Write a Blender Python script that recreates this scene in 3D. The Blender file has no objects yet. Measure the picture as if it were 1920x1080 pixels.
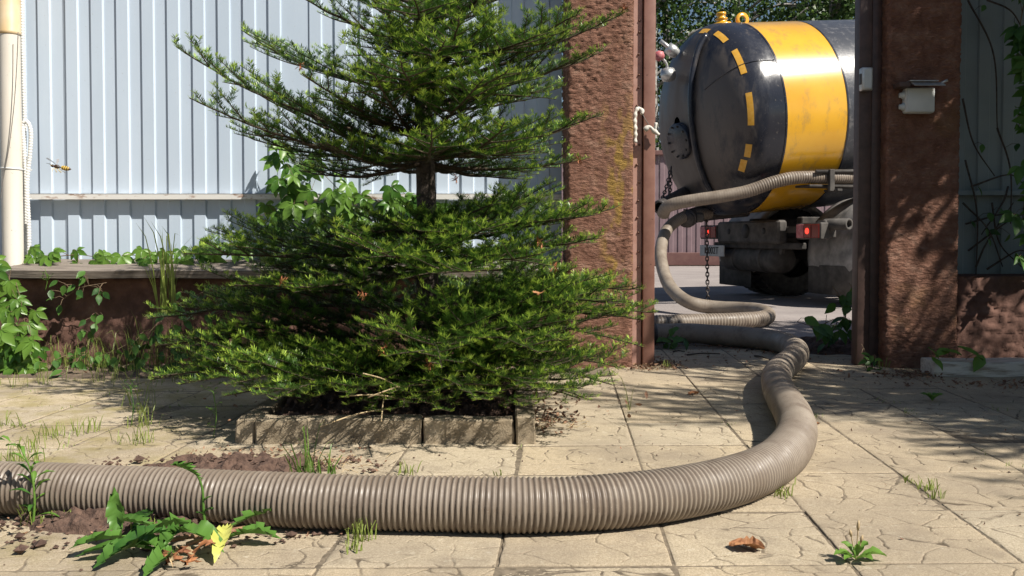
import bpy, bmesh, math, random
import numpy as np
from mathutils import Vector, Matrix
random.seed(7); rng = np.random.default_rng(7)
S = bpy.context.scene
COL = S.collection

# ------------------------------------------------------------------ camera
F = 1718.0; CAMH = 0.61; PITCH = math.radians(1.67); CY = 445 + F*math.tan(PITCH)
cd = bpy.data.cameras.new('camera'); cam = bpy.data.objects.new('camera', cd); COL.objects.link(cam)
cam.location = (0, 0, CAMH); cam.rotation_euler = (math.radians(90)-PITCH, 0, 0)
cd.sensor_width = 36; cd.lens = F/1920*36; cd.shift_y = -(540-CY)/1920
cd.clip_start = 0.02; cd.clip_end = 3000
S.camera = cam
# ------------------------------------------------------------------ world, sun, exposure
SUN = Vector((0.560, -0.385, 0.733)).normalized()
w = bpy.data.worlds.new('World'); S.world = w; w.use_nodes = True
S.cycles.max_bounces = 4; S.cycles.diffuse_bounces = 2; S.cycles.glossy_bounces = 2; S.cycles.transmission_bounces = 3
nt = w.node_tree; sk = nt.nodes.new('ShaderNodeTexSky'); sk.sky_type = 'NISHITA'; sk.sun_disc = False
sk.sun_elevation = math.asin(SUN.z); sk.sun_rotation = math.atan2(SUN.x, SUN.y); sk.air_density = 1.0; sk.dust_density = 0.6
bg = nt.nodes['Background']; bg.inputs[1].default_value = 0.05; nt.links.new(sk.outputs[0], bg.inputs[0])
sl = bpy.data.lights.new('sun', 'SUN'); sl.energy = 5.0; sl.angle = math.radians(0.53); sl.color = (1.0, 0.945, 0.86)
so = bpy.data.objects.new('sun', sl); COL.objects.link(so); so.rotation_euler = (-SUN).to_track_quat('-Z', 'Y').to_euler(); so.location = (4, -3, 8)
S.view_settings.view_transform = 'Standard'; S.view_settings.look = 'None'; S.view_settings.gamma = 1
S.view_settings.exposure = 0.60; S.view_settings.use_curve_mapping = False

# ------------------------------------------------------------------ helpers
cP, sP = math.cos(PITCH), math.sin(PITCH)
def ray(u, v):
    a = (u-960)/F; b = (CY-v)/F
    return np.array([a, cP+b*sP, -sP+b*cP])
def PY(u, v, Y):            # pixel of the photograph to a point at depth Y
    d = ray(u, v); return np.array([0, 0, CAMH]) + d*(Y/d[1])
def G(u, v, z=0.0):         # pixel to a point at height z
    d = ray(u, v); return np.array([0, 0, CAMH]) + d*((z-CAMH)/d[2])
def nrm(v):
    v = np.asarray(v, float); return v/(np.linalg.norm(v)+1e-12)

_tab = rng.random((256, 256))
def vnoise(x, y, seed=0):
    x = np.asarray(x, float)+seed*17.31; y = np.asarray(y, float)+seed*9.77
    xi = np.floor(x).astype(int); yi = np.floor(y).astype(int); fx = x-xi; fy = y-yi
    fx = fx*fx*(3-2*fx); fy = fy*fy*(3-2*fy)
    a = _tab[xi & 255, yi & 255]; b = _tab[(xi+1) & 255, yi & 255]; c = _tab[xi & 255, (yi+1) & 255]; d = _tab[(xi+1) & 255, (yi+1) & 255]
    return a*(1-fx)*(1-fy)+b*fx*(1-fy)+c*(1-fx)*fy+d*fx*fy
def fbm(x, y, o=4, seed=0):
    r = 0; a = 0.5; t = 0
    for i in range(o):
        r = r+a*vnoise(x*2**i, y*2**i, seed+i*3); t += a; a *= 0.5
    return r/t
def sstep(a, b, x):
    t = np.clip((x-a)/(b-a), 0, 1); return t*t*(3-2*t)

def origin_of(o):
    p = np.zeros(3)
    while o is not None:
        p += np.array(o.location); o = o.parent
    return p
def mesh_np(name, V, Fq, mat=None, smooth=False, attrs=None):
    """V (n,3); Fq (m,k) all faces with k corners"""
    V = np.asarray(V, np.float32); Fq = np.asarray(Fq, np.int32); m, k = Fq.shape
    me = bpy.data.meshes.new(name); me.vertices.add(len(V)); me.vertices.foreach_set('co', V.ravel())
    me.loops.add(m*k); me.loops.foreach_set('vertex_index', Fq.ravel())
    me.polygons.add(m); me.polygons.foreach_set('loop_start', np.arange(0, m*k, k, dtype=np.int32))
    me.polygons.foreach_set('use_smooth', np.full(m, smooth))
    if attrs:
        for an, arr in attrs.items():
            at = me.attributes.new(an, 'FLOAT', 'POINT'); at.data.foreach_set('value', np.asarray(arr, np.float32))
    if mat: me.materials.append(mat)
    me.update(calc_edges=True); me.validate(); return me
def link(name, me, parent=None, loc=None):
    o = bpy.data.objects.new(name, me); COL.objects.link(o); o.parent = parent
    if loc is not None: o.location = [float(c) for c in loc]
    return o
class MB:
    def __init__(s): s.v = []; s.f = []; s.n = 0
    def add(s, V, Fc):
        V = np.asarray(V, float); s.v.append(V); s.f += [[i+s.n for i in f] for f in Fc]; s.n += len(V); return s
    def build(s, name, mat, parent=None, smooth=False):
        V = np.concatenate(s.v)
        if parent is not None: V = V-origin_of(parent)
        me = bpy.data.meshes.new(name); me.from_pydata(V.tolist(), [], s.f)
        if smooth: me.polygons.foreach_set('use_smooth', np.ones(len(me.polygons), bool))
        if mat: me.materials.append(mat)
        me.update(); return link(name, me, parent)
    def box(s, c, size, bev=0.0, R=None, seg=1):
        bm = bmesh.new(); bmesh.ops.create_cube(bm, size=1.0)
        for v in bm.verts: v.co = Vector((v.co.x*size[0], v.co.y*size[1], v.co.z*size[2]))
        if bev > 0: bmesh.ops.bevel(bm, geom=list(bm.edges), offset=bev, segments=seg, affect='EDGES', profile=0.5)
        bm.verts.index_update()
        V = np.array([v.co[:] for v in bm.verts]); Fc = [[v.index for v in f.verts] for f in bm.faces]; bm.free()
        if R is not None: V = V@np.asarray(R).T
        return s.add(V+np.asarray(c), Fc)
    def tube(s, pts, rad, seg=10, cap=True):
        P = np.asarray(pts, float); n = len(P); r = np.full(n, rad) if np.isscalar(rad) else np.asarray(rad)
        V = tube_verts(P, r, seg); Fc = []
        for i in range(n-1):
            for j in range(seg):
                a = i*seg+j; b = i*seg+(j+1) % seg; Fc.append([a, b, b+seg, a+seg])
        if cap: Fc += [list(range(seg))[::-1], [(n-1)*seg+j for j in range(seg)]]
        return s.add(V, Fc)
    def lathe(s, prof, c=(0, 0, 0), ax=(0, 0, 1), seg=24, cap=False):
        """prof: list of (radius, distance along axis)"""
        ax = nrm(ax); t = np.array([1, 0, 0]) if abs(ax[0]) < .8 else np.array([0, 1, 0]); e1 = nrm(np.cross(ax, t)); e2 = np.cross(ax, e1)
        V = []; Fc = []
        for (r, h) in prof:
            for j in range(seg):
                q = 2*math.pi*j/seg; V.append(np.asarray(c)+ax*h+r*(math.cos(q)*e1+math.sin(q)*e2))
        for i in range(len(prof)-1):
            for j in range(seg):
                a = i*seg+j; b = i*seg+(j+1) % seg; Fc.append([a, b, b+seg, a+seg])
        if cap: Fc += [list(range(seg))[::-1], [(len(prof)-1)*seg+j for j in range(seg)]]
        return s.add(V, Fc)
def tube_verts(P, r, seg):
    T = np.gradient(P, axis=0); T /= np.linalg.norm(T, axis=1)[:, None]+1e-12
    up = np.array([0, 0, 1.0]) if abs(T[0][2]) < .9 else np.array([0, 1.0, 0]); n0 = nrm(np.cross(T[0], up)); N = np.zeros_like(P); N[0] = n0
    for i in range(1, len(P)):
        q = N[i-1]-T[i]*np.dot(N[i-1], T[i]); N[i] = q/(np.linalg.norm(q)+1e-12)
    B = np.cross(T, N); a = np.arange(seg)*2*math.pi/seg
    V = P[:, None, :]+r[:, None, None]*(np.cos(a)[None, :, None]*N[:, None, :]+np.sin(a)[None, :, None]*B[:, None, :])
    return V.reshape(-1, 3)
def spline(pts, step=0.01, it=60):
    """Catmull-Rom through the points, resampled evenly"""
    P = np.asarray(pts, float); P = np.vstack([2*P[0]-P[1], P, 2*P[-1]-P[-2]]); out = []
    for i in range(1, len(P)-2):
        t = np.linspace(0, 1, it, endpoint=False)[:, None]; a, b, c, d = P[i-1], P[i], P[i+1], P[i+2]
        out.append(.5*((2*b)+(-a+c)*t+(2*a-5*b+4*c-d)*t**2+(-a+3*b-3*c+d)*t**3))
    out.append(P[-2][None]); Q = np.vstack(out)
    L = np.concatenate([[0], np.cumsum(np.linalg.norm(np.diff(Q, axis=0), axis=1))]); n = max(3, int(L[-1]/step))
    s = np.linspace(0, L[-1], n); R = np.stack([np.interp(s, L, Q[:, k]) for k in range(3)], 1)
    return R, s
def smooth_path(R, k):
    for _ in range(k):
        R[1:-1] = .25*R[:-2]+.5*R[1:-1]+.25*R[2:]
    return R
def tag(o, label, cat, group=None):
    o['label'] = label; o['category'] = cat
    if group: o['group'] = group
    return o
def thing(name, loc, label, cat, group=None):
    o = bpy.data.objects.new(name, None); COL.objects.link(o); o.location = [float(c) for c in loc]; o.empty_display_size = .05
    return tag(o, label, cat, group)
def struct(o, kind='structure'):
    o['kind'] = kind; return o
def copy_tree(o, parent=None):
    c = o.copy(); COL.objects.link(c); c.parent = parent
    for ch in list(o.children): copy_tree(ch, c)
    return c

# ------------------------------------------------------------------ materials
class NT:
    def __init__(s, name):
        s.m = bpy.data.materials.new(name); s.m.use_nodes = True; s.t = s.m.node_tree; s.b = s.t.nodes['Principled BSDF']; s.out = s.t.nodes['Material Output']
    def n(s, ty, **kw):
        q = s.t.nodes.new(ty)
        for k, v in kw.items(): setattr(q, k, v)
        return q
    def l(s, a, b): s.t.links.new(a, b)
    def coord(s, kind='Object'): return s.n('ShaderNodeTexCoord').outputs[kind]
    def pos(s): return s.n('ShaderNodeNewGeometry').outputs['Position']
    def noise(s, scale, detail=4, rough=.55, vec=None, stretch=None):
        q = s.n('ShaderNodeTexNoise'); q.inputs['Scale'].default_value = scale; q.inputs['Detail'].default_value = detail; q.inputs['Roughness'].default_value = rough
        v = vec if vec is not None else s.pos()
        if stretch:
            mp = s.n('ShaderNodeMapping'); mp.inputs['Scale'].default_value = stretch; s.l(v, mp.inputs[0]); v = mp.outputs[0]
        s.l(v, q.inputs['Vector']); return q.outputs['Fac']
    def ramp(s, fac, stops):
        q = s.n('ShaderNodeValToRGB'); el = q.color_ramp.elements
        while len(el) < len(stops): el.new(.5)
        for e, (p, c) in zip(el, stops):
            e.position = p; e.color = (*c, 1) if hasattr(c, '__len__') else (c, c, c, 1)
        s.l(fac, q.inputs[0]); return q.outputs[0]
    def mix(s, fac, a, b, mode='MIX'):
        q = s.n('ShaderNodeMix', data_type='RGBA', blend_type=mode)
        for val, idx in ((fac, 0), (a, 6), (b, 7)):
            if hasattr(val, 'is_linked') or hasattr(val, 'links'): s.l(val, q.inputs[idx])
            elif idx == 0: q.inputs[0].default_value = val
            else: q.inputs[idx].default_value = (*val, 1)
        return q.outputs[2]
    def bump(s, h, strength=.3, dist=.002, prev=None):
        q = s.n('ShaderNodeBump'); q.inputs['Strength'].default_value = strength; q.inputs['Distance'].default_value = dist; s.l(h, q.inputs['Height'])
        if prev is not None: s.l(prev, q.inputs['Normal'])
        return q.outputs[0]
    def set(s, **kw):
        for k, v in kw.items():
            i = s.b.inputs[k.replace('_', ' ')]
            if hasattr(v, 'links'): s.l(v, i)
            elif hasattr(v, '__len__') and len(v) == 3: i.default_value = (*v, 1)
            else: i.default_value = v
        return s.m
def simple(name, c1, c2=None, rough=.6, scale=20, bump=.0, bscale=200, metal=0, lo=.35, hi=.65, spec=.5, bdist=.002):
    k = NT(name)
    col = k.ramp(k.noise(scale), [(lo, c1), (hi, c2 or c1)])
    k.set(Base_Color=col, Roughness=rough, Metallic=metal); k.b.inputs['Specular IOR Level'].default_value = spec
    if bump: k.set(Normal=k.bump(k.noise(bscale, 3), bump, bdist))
    return k.m
def leafmat(name, c1, c2, trans=.35, rough=.45, attr=None, c3=None):
    k = NT(name); oi = k.n('ShaderNodeObjectInfo')
    if attr:
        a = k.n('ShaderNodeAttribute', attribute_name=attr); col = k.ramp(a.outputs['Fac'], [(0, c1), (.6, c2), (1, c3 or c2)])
    else:
        nz = k.noise(30, 2); mth = k.n('ShaderNodeMath', operation='ADD'); k.l(nz, mth.inputs[0]); k.l(oi.outputs['Random'], mth.inputs[1])
        col = k.ramp(mth.outputs[0], [(.35, c1), (1.0, c2)])
        col = k.ramp(mth.outputs[0], [(.5, c1), (1.0, c2)])
    k.set(Base_Color=col, Roughness=rough); k.b.inputs['Specular IOR Level'].default_value = .4
    tr = k.n('ShaderNodeBsdfTranslucent'); k.l(col, tr.inputs[0]); mx = k.n('ShaderNodeMixShader'); mx.inputs[0].default_value = trans
    k.l(k.b.outputs[0], mx.inputs[1]); k.l(tr.outputs[0], mx.inputs[2]); k.l(mx.outputs[0], k.out.inputs[0]); return k.m

M = {}
# pavers: sandy tan concrete, dirt in the moulded cracks, moss and grime in patches
k = NT('paver_concrete'); oi = k.n('ShaderNodeObjectInfo'); at = k.n('ShaderNodeAttribute', attribute_name='groove')
base = k.ramp(k.noise(260, 3, .7), [(.3, (.33, .265, .175)), (.7, (.62, .53, .39))])
tint = k.ramp(oi.outputs['Random'], [(0, (.90, .88, .86)), (.5, (1, .97, .92)), (1, (.98, .99, 1.0))])
base = k.mix(1.0, base, tint, 'MULTIPLY')
base = k.mix(k.ramp(k.noise(2.2, 5, .6), [(.42, 0.0), (.68, .65)]), base, (.23, .19, .145))
base = k.mix(k.ramp(k.noise(620, 2, .7), [(.56, 0.0), (.68, .7)]), base, (.15, .12, .09))
base = k.mix(k.ramp(k.noise(11, 6, .75), [(.52, 0.0), (.70, .55)]), base, (.22, .175, .125))
base = k.mix(k.ramp(k.noise(30, 4, .7), [(.60, 0.0), (.74, .5)]), base, (.62, .56, .44))
sx = k.n('ShaderNodeSeparateXYZ'); k.l(k.pos(), sx.inputs[0])
mr = k.n('ShaderNodeMapRange'); mr.inputs[1].default_value = -.5; mr.inputs[2].default_value = -1.3; k.l(sx.outputs[0], mr.inputs[0])
ms = k.n('ShaderNodeMath', operation='MULTIPLY'); k.l(mr.outputs[0], ms.inputs[0]); k.l(k.ramp(k.noise(7, 5, .65), [(.45, 0.0), (.62, .6)]), ms.inputs[1])
base = k.mix(ms.outputs[0], base, (.24, .20, .06))
base = k.mix(at.outputs['Fac'], base, (.075, .056, .038))
k.set(Base_Color=base, Roughness=.9, Normal=k.bump(k.noise(330, 5, .75), .8, .0025)); k.b.inputs['Specular IOR Level'].default_value = .25; M['paver'] = k.m
M['joint'] = simple('joint_soil', (.10, .078, .052), (.22, .175, .12), .95, 60, .6, 300)
M['earth'] = simple('earth', (.09, .065, .045), (.17, .125, .085), .95, 15, .6, 120)
M['soil'] = simple('dark_soil', (.060, .034, .024), (.135, .082, .058), .95, 45, .9, 160, bdist=.006)
k = NT('road_asphalt')
rc = k.ramp(k.noise(1.3, 5), [(.35, (.27, .235, .22)), (.7, (.38, .335, .31))]); rc = k.mix(k.ramp(k.noise(120, 3, .7), [(.4, 0.0), (.7, .5)]), rc, (.13, .115, .11))
k.set(Base_Color=rc, Roughness=.9, Normal=k.bump(k.noise(140, 3), .8, .006)); M['road'] = k.m
k = NT('kerb_concrete'); c = k.ramp(k.noise(16, 5, .7), [(.35, (.25, .195, .125)), (.68, (.44, .36, .25))]); c = k.mix(k.ramp(k.noise(6, 6, .75), [(.46, 0.0), (.64, .75)]), c, (.13, .105, .07))
k.set(Base_Color=c, Roughness=.95, Normal=k.bump(k.noise(180, 5, .7), .9, .004)); M['kerb'] = k.m
# stucco
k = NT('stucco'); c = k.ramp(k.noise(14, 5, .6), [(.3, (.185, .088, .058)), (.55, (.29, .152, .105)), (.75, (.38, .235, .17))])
c = k.mix(k.ramp(k.noise(3.1, 4, .6), [(.60, 0.0), (.72, .55)]), c, (.26, .15, .07))
at = k.n('ShaderNodeAttribute', attribute_name='lichen'); c = k.mix(at.outputs['Fac'], c, (.36, .225, .06))
c = k.mix(k.ramp(k.noise(60, 4, .7), [(.62, 0.0), (.8, .4)]), c, (.38, .28, .23))
k.set(Base_Color=c, Roughness=.92, Normal=k.bump(k.ramp(k.noise(62, 5, .7, stretch=(.55, .55, 1.5)), [(.40, 0.0), (.60, 1.0)]), 1.0, .0065)); k.b.inputs['Specular IOR Level'].default_value = .2; M['stucco'] = k.m
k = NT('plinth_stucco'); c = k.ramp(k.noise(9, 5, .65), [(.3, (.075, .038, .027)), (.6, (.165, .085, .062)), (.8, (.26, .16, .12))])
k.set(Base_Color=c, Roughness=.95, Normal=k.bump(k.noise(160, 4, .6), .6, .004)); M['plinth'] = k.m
# blue-grey profiled sheet
M['sheet_shade'] = simple('shade_darkened_sheet', (.22, .27, .27), (.27, .32, .32), .45, 4)  # same sheet, with the deep shade of the right side put into its colour
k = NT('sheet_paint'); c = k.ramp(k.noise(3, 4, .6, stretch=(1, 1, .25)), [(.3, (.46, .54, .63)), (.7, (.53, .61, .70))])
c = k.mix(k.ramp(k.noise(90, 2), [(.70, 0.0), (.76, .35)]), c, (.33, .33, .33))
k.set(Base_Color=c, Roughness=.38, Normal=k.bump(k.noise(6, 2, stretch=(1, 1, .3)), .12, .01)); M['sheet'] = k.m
k = NT('rail_paint'); c = k.mix(k.ramp(k.noise(22, 5, .7, stretch=(.5, 1, 2)), [(.56, 0.0), (.66, .9)]), (.68, .66, .62), (.26, .13, .07)); k.set(Base_Color=c, Roughness=.5); M['rail'] = k.m
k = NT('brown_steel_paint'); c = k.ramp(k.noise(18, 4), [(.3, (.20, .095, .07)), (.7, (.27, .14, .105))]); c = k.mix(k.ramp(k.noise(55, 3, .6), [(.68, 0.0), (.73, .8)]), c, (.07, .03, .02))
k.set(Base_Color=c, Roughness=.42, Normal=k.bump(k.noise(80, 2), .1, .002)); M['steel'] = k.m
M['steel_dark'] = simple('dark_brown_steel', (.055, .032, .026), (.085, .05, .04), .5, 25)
M['plate'] = simple('pink_brown_plate', (.36, .20, .155), (.42, .25, .20), .5, 25, .1, 90)
M['bolt'] = simple('rusty_bolt', (.10, .05, .035), (.18, .09, .06), .7, 80)
k = NT('pvc_pipe'); sz = k.n('ShaderNodeSeparateXYZ'); k.l(k.pos(), sz.inputs[0])
c = k.ramp(k.noise(7, 5, .6, stretch=(1, 1, .15)), [(.35, (.60, .55, .46)), (.7, (.70, .66, .59))]); c = k.mix(k.ramp(k.noise(120, 2), [(.68, 0.0), (.74, .6)]), c, (.22, .16, .10))
k.set(Base_Color=c, Roughness=.45); M['pvc'] = k.m
M['pvc_yellow'] = simple('yellowed_pvc', (.60, .43, .22), (.66, .55, .38), .45, 6)
M['conduit'] = simple('white_conduit', (.60, .60, .58), (.70, .70, .68), .5, 12)
M['wire'] = simple('wire', (.10, .09, .08), (.18, .16, .14), .6, 40)
k = NT('weathered_wood'); c = k.ramp(k.noise(5, 6, .7, stretch=(1, 14, 14)), [(.3, (.085, .068, .055)), (.55, (.24, .20, .165)), (.75, (.33, .29, .25))])
k.set(Base_Color=c, Roughness=.9, Normal=k.bump(k.noise(7, 6, .7, stretch=(1, 20, 20)), .8, .006)); M['wood'] = k.m
k = NT('white_plank_paint'); c = k.mix(k.ramp(k.noise(9, 5, .7, stretch=(.6, 5, 5)), [(.48, 0.0), (.66, .85)]), (.66, .62, .54), (.25, .19, .13)); k.set(Base_Color=c, Roughness=.85, Normal=k.bump(k.noise(12, 5, .7, stretch=(1, 9, 9)), .6, .004)); M['plank'] = k.m
# hoses
k = NT('hose_pvc'); c = k.ramp(k.noise(6, 5, .6), [(.3, (.20, .163, .125)), (.7, (.295, .248, .195))]); c = k.mix(k.ramp(k.noise(11, 6, .75), [(.50, 0.0), (.68, .75)]), c, (.13, .095, .07))
c = k.mix(k.ramp(k.noise(300, 2), [(.70, 0.0), (.74, .7)]), c, (.50, .46, .40))
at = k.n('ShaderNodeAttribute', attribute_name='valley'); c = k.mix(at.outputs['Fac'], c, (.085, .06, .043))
c = k.mix(k.ramp(k.noise(3.2, 5, .7), [(.50, 0.0), (.66, .6)]), c, (.15, .115, .085))
k.set(Base_Color=c, Roughness=k.ramp(k.noise(14, 5, .7), [(.35, .38), (.65, .75)])); M['hose'] = k.m
M['coupling'] = simple('dark_coupling', (.035, .03, .028), (.075, .065, .06), .5, 40)
# truck
k = NT('black_tank_paint'); c = k.ramp(k.noise(1.6, 4, .6), [(.35, (.016, .018, .026)), (.7, (.03, .032, .042))])
at = k.n('ShaderNodeAttribute', attribute_name='dust'); nz_ = k.noise(3.0, 6, .7, stretch=(1, 1, .35)); ad = k.n('ShaderNodeMath', operation='ADD'); k.l(nz_, ad.inputs[0]); k.l(at.outputs['Fac'], ad.inputs[1])
c = k.mix(k.ramp(ad.outputs[0], [(.53, 0.0), (.66, .9)]), c, (.115, .096, .082))
c = k.mix(k.ramp(k.noise(40, 4, .7), [(.62, 0.0), (.72, .6)]), c, (.15, .13, .11))
k.set(Base_Color=c, Roughness=k.ramp(ad.outputs[0], [(.4, .18), (.8, .65)]), Normal=k.bump(k.noise(26, 3), .08, .004)); M['tank'] = k.m
k = NT('yellow_tank_paint'); c = k.ramp(k.noise(2.5, 4), [(.3, (.66, .33, .012)), (.7, (.74, .40, .025))])
c = k.mix(k.ramp(k.noise(9, 6, .75, stretch=(1, 1, .5)), [(.52, 0.0), (.68, .55)]), c, (.28, .18, .07)); k.set(Base_Color=c, Roughness=.24, Coat_Weight=1.0, Coat_Roughness=.16, Normal=k.bump(k.noise(22, 3), .05, .004)); M['yellow'] = k.m
k = NT('flaked_tank_paint'); c = k.mix(k.ramp(k.noise(14, 6, .8), [(.52, 0.0), (.60, .8)]), (.05, .053, .062), (.14, .138, .14)); k.set(Base_Color=c, Roughness=.3, Normal=k.bump(k.noise(60, 5, .7), .35, .004)); M['flaked'] = k.m
M['tape'] = simple('yellow_tape', (.72, .36, .03), (.78, .44, .08), .4, 30)
M['chassis'] = simple('dusty_chassis', (.02, .018, .016), (.065, .056, .048), .8, 14, .3, 120)
M['dust_grey'] = simple('dusty_grey_metal', (.035, .031, .027), (.095, .085, .075), .75, 10, .2, 120)
M['fender'] = simple('pale_fender', (.13, .125, .118), (.34, .32, .30), .5, 7, .1, 60)
M['rubber'] = simple('rubber', (.015, .014, .013), (.05, .045, .04), .85, 18, .4, 150)
M['flap'] = simple('mud_flap_rubber', (.04, .037, .034), (.09, .083, .075), .85, 10, .3, 100)
k = NT('red_lens'); k.set(Base_Color=(.20, .02, .015), Roughness=.25); M['redlens'] = k.m
k = NT('lit_bulb'); k.set(Base_Color=(.8, .05, .03), Roughness=.3, Emission_Color=(1, .05, .03), Emission_Strength=1.3); M['bulb'] = k.m
M['platewhite'] = simple('number_plate_white', (.45, .44, .42), (.55, .54, .5), .6, 30)
M['black'] = simple('black_ink', (.02, .02, .02), None, .7)
M['chain'] = simple('chain_steel', (.06, .05, .045), (.14, .12, .11), .5, 60, metal=.6)
M['alu'] = simple('dull_aluminium', (.42, .42, .41), (.6, .6, .58), .4, 30, metal=.7)
M['pinkred'] = simple('faded_red_knob', (.40, .09, .10), (.55, .22, .22), .5, 30)
M['boxgrey'] = simple('pale_grey_plastic', (.50, .53, .52), (.58, .60, .58), .5, 12)
M['glass'] = simple('cab_glass', (.02, .025, .03), None, .08)
M['cabpaint'] = simple('cab_paint', (.50, .24, .03), (.58, .30, .05), .35, 6)
M['rope'] = simple('white_rope', (.55, .52, .46), (.68, .65, .58), .9, 80, .5, 300)
M['farfence'] = simple('far_purple_brown_sheet', (.155, .105, .115), (.185, .13, .14), .5, 5)
M['farrail'] = simple('far_fence_cap', (.11, .05, .045), (.14, .07, .06), .5, 8)
# plants
M['bark'] = simple('fir_bark', (.035, .026, .02), (.10, .078, .06), .95, 70, .9, 220, bdist=.004)
M['twig'] = simple('twig_bark', (.03, .022, .016), (.085, .06, .036), .9, 90)
M['needle'] = leafmat('fir_needles', (.009, .028, .009), (.110, .225, .034), .32, .32, 'tone', (.42, .57, .085))
M['deadneedle'] = simple('dead_needles', (.26, .075, .03), (.36, .15, .06), .8, 60)
M['creeper'] = leafmat('creeper_leaf', (.055, .145, .02), (.14, .26, .04), .38, .35)
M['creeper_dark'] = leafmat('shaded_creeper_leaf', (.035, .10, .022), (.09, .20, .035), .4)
M['vinestem'] = simple('vine_stem', (.09, .06, .035), (.20, .14, .08), .85, 60)
M['drystem'] = simple('dark_dry_stem', (.045, .035, .028), (.10, .08, .06), .9, 60)
M['grass'] = leafmat('grass_blade', (.10, .19, .03), (.25, .31, .07), .35)
M['weed'] = leafmat('weed_leaf', (.065, .17, .03), (.16, .30, .05), .38)
M['dandelion'] = leafmat('dandelion_leaf', (.04, .115, .02), (.095, .205, .035), .25, .38)
M['yellowleaf'] = leafmat('yellowing_leaf', (.55, .58, .09), (.62, .62, .16), .3)
M['redstem'] = simple('reddish_stem', (.22, .10, .06), (.33, .20, .11), .7, 60)
M['dryleaf'] = simple('dry_leaf', (.17, .062, .025), (.40, .17, .07), .8, 35)
M['dryorange'] = simple('orange_dry_leaf', (.19, .072, .025), (.40, .19, .08), .75, 70)
M['litter'] = simple('leaf_litter', (.11, .055, .035), (.34, .20, .12), .9, 25)
M['straw'] = simple('straw', (.33, .24, .13), (.5, .39, .23), .85, 40)
M['birchleaf'] = leafmat('birch_leaf', (.022, .052, .014), (.06, .115, .026), .3, .45, 'tone', (.14, .21, .04))
M['birchbark'] = simple('birch_bark', (.12, .11, .10), (.40, .38, .35), .9, 12)
M['waspy'] = simple('wasp_yellow', (.60, .38, .05), (.7, .5, .1), .4, 200)
M['waspb'] = simple('wasp_black', (.03, .02, .015), (.10, .05, .02), .4, 200)
k = NT('wasp_wing'); k.set(Base_Color=(.35, .28, .22), Roughness=.2, Alpha=.55); M['wing'] = k.m

# ------------------------------------------------------------------ ground, road
def sheet(name, x0, x1, y0, y1, z, mat):
    return struct(link(name, mesh_np(name, [(x0, y0, z), (x1, y0, z), (x1, y1, z), (x0, y1, z)], [(0, 1, 2, 3)], mat)))
sheet('ground', -900, 900, -900, 900, -.05, M['earth'])
sheet('road', -60, 60, 5.18, 19.6, -.006, M['road'])
sheet('yard_soil', -4.5, 4.5, -2.5, 5.22, -.0028, M['joint'])

# ------------------------------------------------------------------ pavers
PS = 0.33
rdir = np.array([math.cos(math.radians(1.3)), math.sin(math.radians(1.3))]); cdir = np.array([math.sin(math.radians(3.27)), math.cos(math.radians(3.27))])
def paver_mesh(i):
    n = 150; g = np.concatenate([[0, .0035, .0075], np.linspace(.014, .986, n-5), [.9925, .9965, 1]]); a, b = np.meshgrid(g, g, indexing='ij'); a = a.ravel(); b = b.ravel()
    r = np.random.default_rng(100+i); ns = 11; sd = r.random((ns, 2))
    pts = np.vstack([sd+[dx, dy] for dx in (-1, 0, 1) for dy in (-1, 0, 1)])
    wa = a+.16*(fbm(a*4+i*7, b*4, 3, i)-.5); wb = b+.16*(fbm(a*4+31, b*4+i*5, 3, i+9)-.5)
    d = np.sqrt((wa[:, None]-pts[:, 0])**2+(wb[:, None]*1.25-pts[:, 1]*1.25)**2); d.sort(axis=1); e = (d[:, 1]-d[:, 0])*PS
    brk = sstep(.30, .42, fbm(a*5+3*i, b*5+11, 2, i+4))
    gr = (1-sstep(.0008, .0034, e))*brk
    # a second, finer set of short cracks
    p2 = np.vstack([r.random((9, 2))+[dx, dy] for dx in (-1, 0, 1) for dy in (-1, 0, 1)])
    d2 = np.sqrt((wa[:, None]-p2[:, 0])**2+(wb[:, None]-p2[:, 1])**2); d2.sort(axis=1)
    gr = np.maximum(gr, .6*(1-sstep(.0006, .0026, (d2[:, 1]-d2[:, 0])*PS))*sstep(.56, .66, fbm(a*4+5*i, b*4+2, 2, i+8)))
    ed = np.minimum(np.minimum(a, 1-a), np.minimum(b, 1-b))*PS
    gap = .0010+.0030*np.clip(fbm(a*14, b*14, 3, i+20)-.42, 0, 1)
    z = -.0026*gr+.0016*(fbm(a*5, b*5, 3, i+2)-.5)+.0006*(fbm(a*60, b*60, 2, i)-.5)-.006*(1-sstep(0, .0022, ed-gap+.0008))-.0012*(1-sstep(0, .012, ed))
    A = (a-.5)*(1-.006); B = (b-.5)*(1-.006)
    xy = (A[:, None]*rdir+B[:, None]*cdir)*PS
    V = np.column_stack([xy, z]); q = np.arange(n*(n+1)).reshape(n, n+1)[:, :-1].ravel(); Fq = np.column_stack([q, q+n+1, q+n+2, q+1])
    groove = np.clip(gr*.85+.8*(1-sstep(.0, .0020, ed-gap+.0006)), 0, 1)
    return mesh_np('paver', V, Fq, M['paver'], True, {'groove': groove})
PM = [paver_mesh(i) for i in range(6)]
pavement = thing('pavement', (0, 0, 0), '', ''); del pavement['label'], pavement['category']; struct(pavement)
ref = G(1507, 958)[:2]
KX0, KX1, KYF, KYB = -.815, .075, 2.69, 3.62
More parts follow.
